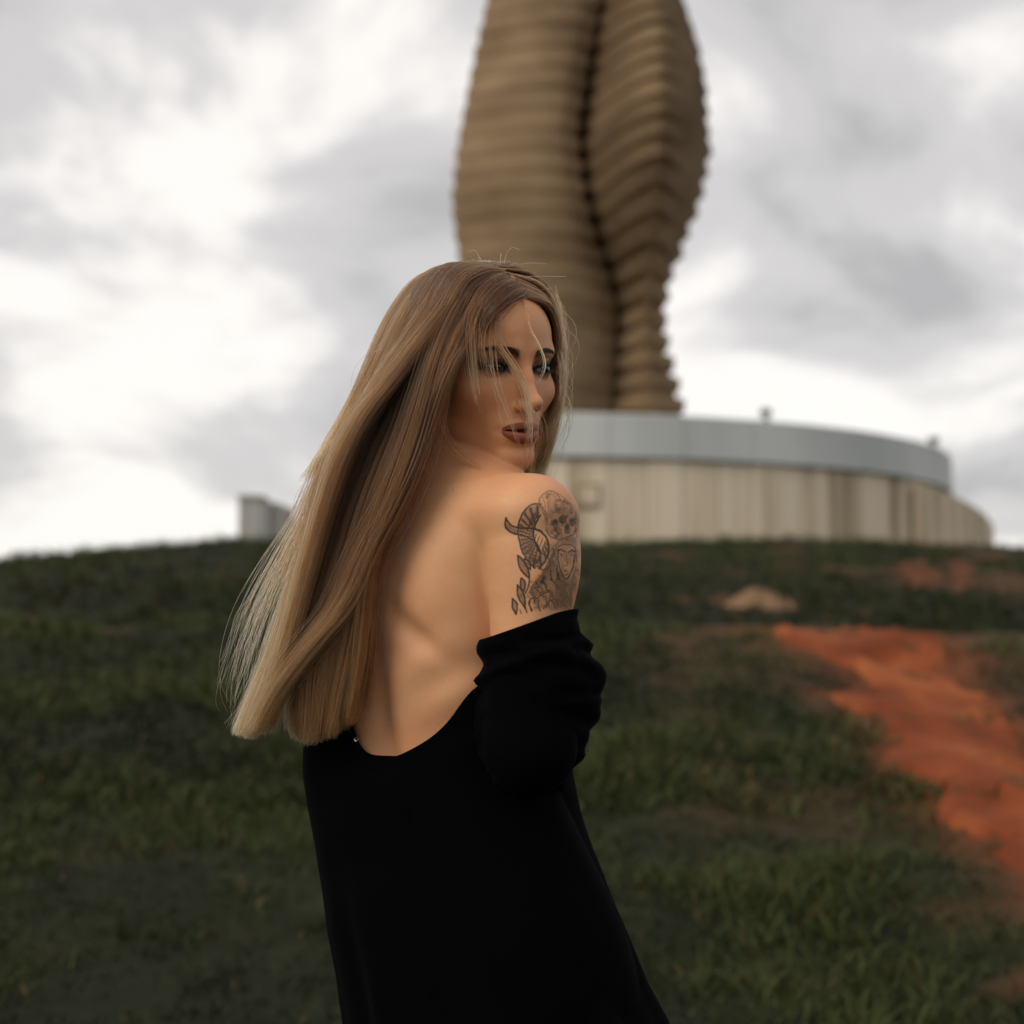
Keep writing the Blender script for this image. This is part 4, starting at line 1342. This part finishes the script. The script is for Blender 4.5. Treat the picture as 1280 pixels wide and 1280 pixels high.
def sheet(guides, count, spread, lock=30, lockw=0.006, wave=0.003, margin=(0.002, 0.011), npts=16, rad=0.00028, cut=0.0, tone=0.0, seed=1, taper=0.35, frizz=0.0012):
    """strands between neighbouring guides; a guide is a list of (px, py, Y)"""
    r = np.random.default_rng(seed)
    G = np.stack([resample(P(*np.array(gd, float).T), npts) for gd in guides])      # (m,npts,3)
    m = len(G)
    nl = max(2, lock)
    lu = np.sort(r.random(nl)) * (m - 1)                 # locks across the sheet
    ld = r.random(nl)                                    # their depth in the layer
    lt = r.normal(0, 1, nl)
    k = r.integers(0, nl, count)
    u = np.clip(lu[k] + r.normal(0, 0.55 * (m - 1) / nl, count), 0, m - 1)
    i = np.clip(u.astype(int), 0, m - 2); f = (u - i)[:, None, None]
    S = G[i] * (1 - f) + G[i + 1] * f
    t = np.linspace(0, 1, npts)[None, :]
    # depth of the layer, gathering of the locks towards their middle
    ui = np.clip(lu.astype(int), 0, m - 2); uf = (lu - ui)[:, None, None]
    L = G[ui] * (1 - uf) + G[ui + 1] * uf
    L = L + np.stack([wave * np.sin(t * 5 + lt[:, None] * 7) * t, 0 * t + ((ld - 0.5) * spread)[:, None], 0 * t + 0 * ld[:, None]], -1)
    gather = (0.35 + 0.55 * t)[..., None]
    off = r.normal(0, 1, (count, 1, 3)) * np.array([lockw, lockw * 0.8, lockw * 0.2]) * (0.6 + 0.5 * np.sin(t * 3.0))[..., None]
    S = S * (1 - gather) + L[k] * gather + off
    S[:, :, 1] += ((r.random(count) - 0.5) * spread * 0.6)[:, None]
    # single hairs wander
    ph = r.random((count, 3, 1)) * 6.28; fq = 2 + r.random((count, 3, 1)) * 6
    wob = np.sin(t[:, None, :] * fq + ph).transpose(0, 2, 1) * frizz * t[..., None]
    S = S + wob
    if cut:
        e = 1 - cut * (r.random(count) ** 1.5 + 0.5 * r.random(nl)[k])
        tt = np.linspace(0, 1, npts)[None, :] * e[:, None] * (npts - 1)
        j = np.clip(tt.astype(int), 0, npts - 2); ff = (tt - j)[..., None]
        ar = np.arange(count)[:, None]
        S = S[ar, j] * (1 - ff) + S[ar, j + 1] * ff
    mg = (margin[0] + (margin[1] - margin[0]) * r.random((count, 1))) * (0.25 + 0.75 * sstep(0.0, 0.16, t))
    S = collide(S, mg)
    STR.append((S, rad, rad * taper, tone + r.normal(0, 0.22, count) + lt[k] * 0.17))
    return S


def gd(xy, ys):
    xy = np.array(xy, float).reshape(-1, 2)
    ys = np.interp(np.linspace(0, 1, len(xy)), np.linspace(0, 1, len(ys)), ys)
    return [(a, b, c) for (a, b), c in zip(xy, ys)]


# the mass that hangs down her back (under layer)
under = [
    gd((600, 336, 540, 352, 500, 412, 462, 505, 420, 590, 396, 680, 374, 795, 364, 870, 361, 920), (1.72, 1.70, 1.69, 1.66, 1.655)),
    gd((602, 336, 548, 350, 514, 415, 472, 512, 430, 600, 400, 690, 378, 800, 374, 870, 372, 927), (1.71, 1.68, 1.66, 1.645, 1.645)),
    gd((605, 337, 562, 355, 532, 422, 494, 522, 456, 610, 428, 700, 394, 805, 386, 870, 383, 931), (1.70, 1.65, 1.635, 1.635, 1.64)),
    gd((607, 338, 572, 360, 545, 430, 512, 530, 478, 620, 448, 710, 412, 810, 402, 880, 396, 933), (1.69, 1.63, 1.62, 1.63, 1.64)),
    gd((612, 340, 576, 366, 544, 435, 514, 532, 482, 622, 455, 710, 434, 810, 420, 880, 412, 925), (1.68, 1.615, 1.612, 1.625, 1.635)),
    gd((616, 342, 584, 372, 550, 440, 524, 535, 494, 622, 464, 708, 454, 810, 441, 880, 434, 910), (1.67, 1.605, 1.605, 1.62, 1.635)),
    gd((622, 345, 590, 378, 555, 445, 533, 535, 504, 608, 466, 692, 459, 800, 458, 850, 456, 893), (1.66, 1.60, 1.603, 1.62, 1.635))]
sheet(under, 8500, 0.030, lock=64, lockw=0.0045, seed=2, tone=-0.20, cut=0.06)
# the layer swept back over it
over = [
    gd((596, 331, 530, 345, 486, 407, 448, 502, 410, 590, 386, 679, 350, 797, 318, 870, 294, 920), (1.72, 1.72, 1.71, 1.68, 1.67)),
    gd((604, 331, 548, 346, 504, 408, 460, 500, 419, 580, 392, 680, 354, 797, 322, 870, 300, 923), (1.70, 1.67, 1.66, 1.655, 1.655)),
    gd((614, 333, 565, 352, 518, 420, 470, 492, 430, 560, 400, 660, 362, 790, 331, 870, 313, 925), (1.69, 1.63, 1.625, 1.63, 1.64)),
    gd((628, 342, 588, 366, 545, 412, 496, 472, 446, 535, 404, 640, 368, 780, 352, 860, 344, 915), (1.67, 1.605, 1.60, 1.615, 1.63))]
sheet(over, 7000, 0.018, lock=60, lockw=0.0045, seed=3, tone=0.0, margin=(0.007, 0.015), cut=0.06)
# the lock that crosses from the neck to the far tips
lock = [gd((550, 450, 530, 530, 510, 590, 482, 645, 456, 690, 424, 757, 386, 800, 340, 860, 306, 920), (1.60, 1.60, 1.605, 1.61, 1.625)),
        gd((554, 455, 534, 540, 516, 590, 490, 645, 464, 690, 436, 757, 396, 805, 350, 865, 330, 918), (1.60, 1.60, 1.605, 1.61, 1.625))]
sheet(lock, 900, 0.014, lock=11, seed=4, tone=-0.02, lockw=0.0075, cut=0.04)
# hair of the far side, beside the face and behind the chin
far = [gd((628, 340, 668, 350, 690, 377, 700, 425, 699, 470, 694, 515, 685, 560, 674, 600, 655, 690), (1.68, 1.715, 1.735, 1.74, 1.74)),
       gd((643, 379, 667, 384, 684, 402, 696, 434, 697, 472, 691, 515, 680, 558, 666, 595, 648, 690), (1.67, 1.70, 1.72, 1.72, 1.73)),
       gd((646, 391, 664, 396, 679, 412, 690, 442, 694, 475, 688, 515, 675, 555, 658, 590, 640, 690), (1.655, 1.68, 1.70, 1.70, 1.72))]
sheet(far, 1500, 0.012, lock=16, seed=5, tone=0.34, lockw=0.003, margin=(0.003, 0.012))  # raised tone paints the backlit glow into these strands
chin = [gd((628, 340, 668, 355, 688, 400, 690, 470, 684, 520, 672, 560, 660, 600, 650, 690), (1.70, 1.75, 1.76, 1.77, 1.77)),
        gd((628, 340, 668, 355, 680, 400, 676, 470, 660, 520, 640, 560, 625, 600, 620, 690), (1.70, 1.77, 1.79, 1.80, 1.80))]
sheet(chin, 1500, 0.012, lock=12, seed=6, tone=0.80, lockw=0.004)  # very pale tone stands in for light coming from behind
# crown of the far side, so that the head is covered all round
crown = [gd((628, 338, 660, 345, 684, 375, 692, 430, 680, 520, 660, 600, 640, 700), (1.69, 1.72, 1.76, 1.78, 1.79)),
         gd((612, 332, 630, 333, 650, 370, 655, 430, 640, 520, 610, 600, 560, 700), (1.70, 1.76, 1.80, 1.82, 1.82)),
         gd((604, 330, 590, 332, 570, 360, 560, 440, 550, 540, 510, 640, 440, 760), (1.71, 1.76, 1.80, 1.82, 1.80)),
         gd((598, 330, 545, 340, 510, 390, 480, 470, 450, 560, 420, 660, 380, 780), (1.72, 1.75, 1.78, 1.78, 1.74))]
sheet(crown, 4500, 0.014, lock=40, seed=7, tone=-0.1, margin=(0.003, 0.014))
# curtain of shorter hair in front of the temple
fringe = [gd((632, 346, 596, 362, 582, 400, 583, 445, 588, 490, 598, 530), (1.665, 1.61, 1.595, 1.59, 1.59)),
          gd((641, 374, 610, 384, 595, 408, 594, 445, 600, 490, 612, 535), (1.66, 1.60, 1.59, 1.585, 1.585)),
          gd((644, 387, 624, 396, 610, 414, 608, 445, 616, 485, 628, 540), (1.655, 1.60, 1.585, 1.58, 1.58))]
sheet(fringe, 130, 0.006, lock=15, seed=8, lockw=0.0045, cut=0.6, tone=-0.32, margin=(0.004, 0.010))
# side of the forehead, back to the temple
temple = [gd((634, 352, 600, 376, 572, 418, 550, 475, 528, 540, 504, 600, 480, 650), (1.66, 1.60, 1.59, 1.60, 1.605)),
          gd((644, 388, 614, 402, 584, 430, 558, 472, 538, 532, 514, 590, 488, 645), (1.655, 1.60, 1.59, 1.60, 1.605))]
sheet(temple, 1500, 0.006, lock=18, seed=9, lockw=0.003, tone=0.0, margin=(0.003, 0.010))
# thin locks across the face
for sd, cnt, w, xy, yy in (
        (20, 32, 0.0015, (640, 368, 622, 382, 618, 405, 625, 432, 641, 456, 654, 482, 661, 512, 663, 540, 661, 556), (1.655, 1.60, 1.575, 1.565, 1.565)),
        (21, 7, 0.0006, (646, 380, 652, 394, 662, 412, 673, 433, 679, 455, 673, 475, 663, 494), (1.634, 1.615, 1.59, 1.58)),
        (22, 6, 0.0010, (632, 348, 600, 372, 586, 410, 587, 450, 592, 485, 603, 524), (1.66, 1.60, 1.585, 1.58)),
        (23, 6, 0.0014, (634, 350, 606, 372, 600, 410, 608, 450, 620, 490, 632, 550), (1.66, 1.60, 1.58, 1.575)),
        (24, 7, 0.0012, (642, 366, 622, 384, 614, 412, 616, 450, 622, 480, 640, 530, 652, 575), (1.655, 1.60, 1.58, 1.57, 1.57)),
        (25, 14, 0.0015, (643, 368, 676, 388, 694, 430, 703, 462, 700, 490, 694, 520), (1.655, 1.68, 1.69, 1.69)),
        (26, 40, 0.0016, (560, 480, 552, 520, 556, 545, 572, 566, 592, 582, 604, 592), (1.615, 1.62, 1.63, 1.62)),
        (27, 26, 0.0030, (650, 500, 664, 520, 668, 545, 664, 570, 655, 600), (1.58, 1.58, 1.60, 1.62))):
    a = gd(xy, yy); c = [(p + 2.0, q, v) for p, q, v in a]
    sheet([a, c], cnt, 0.002, lock=3, lockw=w * 1.6, wave=0.001, seed=sd, cut=0.18, tone=0.45 if sd == 21 else 0.02, margin=(0.003, 0.007), frizz=0.0016, rad=0.00026)
# loose ends on the windward edge, and single hairs round the head
loose = [gd((400, 580, 380, 640, 350, 690, 318, 750, 300, 810, 296, 850, 305, 890), (1.67, 1.67)),
         gd((420, 560, 392, 650, 366, 720, 340, 790, 318, 850, 300, 890, 290, 915), (1.66, 1.66))]
sheet(loose, 190, 0.03, lock=70, lockw=0.011, wave=0.008, seed=30, cut=0.5, tone=0.45, frizz=0.009, rad=0.0002)
wisp = [gd((470, 440, 430, 520, 400, 570, 375, 605), (1.68, 1.68)), gd((480, 440, 440, 520, 412, 560, 384, 590), (1.67, 1.67))]
sheet(wisp, 320, 0.012, lock=7, lockw=0.003, seed=31, cut=0.25, tone=0.25)
fr = np.random.default_rng(5)
fly = []
for i in range(105):
    if i < 26:                                            # top of the head
        a = fr.uniform(0, 1); x0 = 545 + 150 * a; y0 = 333 + 45 * max(0, a - .5) ** 1.5 * 4 + 30 * max(0, .35 - a) ** 1.2
        dx, dyv = fr.normal(6, 10), -fr.gamma(2.0, 3.6)
        pts = [(x0, y0 + 4), (x0 + dx * .4, y0 + dyv * .7), (x0 + dx, y0 + dyv), (x0 + dx * 1.8, y0 + dyv * .9)]
        Y = 1.69
    elif i < 70:                                         # right edge of the face
        y0 = fr.uniform(380, 540); x0 = 698
        b_ = fr.gamma(2, 4)
        pts = [(x0 - 4, y0 - 25), (x0 + b_, y0), (x0 + b_ * .9, y0 + 28), (x0 - 6, y0 + 60)]
        Y = 1.70
    else:                                                 # left edge
        t = fr.uniform(0, 1); x0 = 480 - 150 * t; y0 = 440 + 340 * t
        b_ = fr.gamma(2, 8)
        pts = [(x0 + 8, y0 - 30), (x0 - b_, y0 + 5), (x0 - b_ * 1.3, y0 + 50), (x0 - b_ * 1.6, y0 + 80 + fr.normal(0, 15))]
        Y = 1.67
    fly.append(resample(P(*np.array([(p, q, Y + fr.normal(0, .01)) for p, q in pts]).T), 16))
STR.append((np.array(fly), 0.00017, 0.0001, np.full(len(fly), 0.45)))

hair_m = bpy.data.materials.new('hair'); hair_m.use_nodes = True
n, l = hair_m.node_tree.nodes, hair_m.node_tree.links
n.clear()
out = N(n, 'ShaderNodeOutputMaterial'); hb_ = N(n, 'ShaderNodeBsdfHairPrincipled', parametrization='COLOR')
ci = N(n, 'ShaderNodeHairInfo')
ton = N(n, 'ShaderNodeAttribute', attribute_name='tone')
rp = N(n, 'ShaderNodeValToRGB')
rp.color_ramp.elements[0].position = 0.0; rp.color_ramp.elements[0].color = (0.034, 0.014, 0.005, 1)
rp.color_ramp.elements[1].position = 1.0; rp.color_ramp.elements[1].color = (0.62, 0.39, 0.17, 1)
for ps, cc in ((0.30, (0.088, 0.036, 0.012, 1)), (0.65, (0.235, 0.110, 0.038, 1))):
    e = rp.color_ramp.elements.new(ps); e.color = cc
mad = N(n, 'ShaderNodeMath', operation='MULTIPLY_ADD'); mad.inputs[1].default_value = 0.66; mad.inputs[2].default_value = 0.08
add = N(n, 'ShaderNodeMath', operation='MULTIPLY_ADD', use_clamp=True); add.inputs[1].default_value = 0.75
pw = N(n, 'ShaderNodeMath', operation='POWER'); pw.inputs[1].default_value = 1.5; l.new(ci.outputs['Intercept'], pw.inputs[0]); l.new(pw.outputs[0], mad.inputs[0]); l.new(ton.outputs['Fac'], add.inputs[0]); l.new(mad.outputs[0], add.inputs[2])
l.new(add.outputs[0], rp.inputs[0]); l.new(rp.outputs[0], hb_.inputs['Color'])
hb_.inputs['Roughness'].default_value = 0.32; hb_.inputs['Radial Roughness'].default_value = 0.45
hb_.inputs['Random Roughness'].default_value = 0.2; hb_.inputs['IOR'].default_value = 1.42
l.new(hb_.outputs[0], out.inputs[0])


def curves_obj(name, STR, mat, parent):
    cv = bpy.data.hair_curves.new(name)
    n_all = [len(S) for S, *_ in STR]; npts = STR[0][0].shape[1]
    cv.add_curves([npts] * sum(n_all))
    pos = np.concatenate([S.reshape(-1, 3) for S, *_ in STR]).astype(np.float32)
    cv.attributes['position'].data.foreach_set('vector', pos.ravel())
    t = np.linspace(0, 1, npts)
    rad = np.concatenate([np.tile(r0 + (r1 - r0) * t ** 2, len(S)) for S, r0, r1, _ in STR]).astype(np.float32)
    ra = cv.attributes.get('radius') or cv.attributes.new('radius', 'FLOAT', 'POINT')
    ra.data.foreach_set('value', rad)
    ta = cv.attributes.new('tone', 'FLOAT', 'CURVE')
    ta.data.foreach_set('value', np.concatenate([np.asarray(tn, float) for *_, tn in STR]).astype(np.float32))
    cv.materials.append(mat)
    o = bpy.data.objects.new(name, cv)
    COL.objects.link(o); o.parent = parent
    return o


hair = curves_obj('hair', STR, hair_m, person)
hair['label'] = 'long straight dark-rooted blonde hair blown to one side'

# eyebrows and eyelashes
dark_m, n, l, b = mat_new('lash'); b.inputs['Base Color'].default_value = (0.012, 0.008, 0.006, 1); b.inputs['Roughness'].default_value = 0.5
for sx in (-1, 1):
    S = []
    for i in range(230):
        t = fr.random(); xx = 1.1 + 4.0 * t
        zz0 = 1.28 + 0.95 * math.sin(t * 2.0) - 0.45 * t + fr.uniform(-1, 1) * 0.40 * (1 - 0.62 * t)
        dirx, dirz = 0.35 + 0.5 * t, 0.55 * (1 - t) ** 1.2 - 0.10
        pts = np.array([(sx * (xx + dirx * s), 9.0, zz0 + dirz * s) for s in np.linspace(0, 1.0, 5)])
        S.append(pts)
    S = head_world(np.array(S)); S = project(body_sdf, S.reshape(-1, 3), 5, 0.02)
    d0 = body_sdf(S); S = (S + grad(body_sdf, S, d0) * np.tile(np.linspace(0.0002, 0.0016, 5), 230)[:, None]).reshape(230, 5, 3)
    curves_obj('eyebrow', [(S, 0.00014, 0.00005, np.zeros(230))], dark_m, person)
    S = []
    for i in range(90):
        t = fr.uniform(-1, 1); lower = i >= 62
        xx = 1.38 * t; ar = 2.35; 
        if not lower: z0 = 0.27 - ar + math.sqrt(ar * ar - xx * xx) + 0.10 * xx
        else: z0 = -0.38 + 2.9 - math.sqrt(2.9 ** 2 - xx * xx) + 0.10 * xx
        y0 = math.sqrt(max(1.40 ** 2 - xx * xx - z0 * z0, 0.05))
        ln = (0.95 + 0.25 * t) * fr.uniform(.8, 1.1) if not lower else 0.45 * fr.uniform(.7, 1.1)
        sg = 1 if not lower else -0.8
        c = []
        for s in np.linspace(0, 1, 6):
            c.append((sx * (EYE[0] + xx + 0.55 * ln * s * (0.25 + t * 0.8)), EYE[1] + y0 + ln * (0.85 * s - 0.25 * s * s), EYE[2] + z0 + sg * ln * (0.05 * s + 0.60 * s * s)))
        S.append(c)
    curves_obj('eyelashes', [(head_world(np.array(S)), 0.00030, 0.00008, np.zeros(90))], dark_m, person)
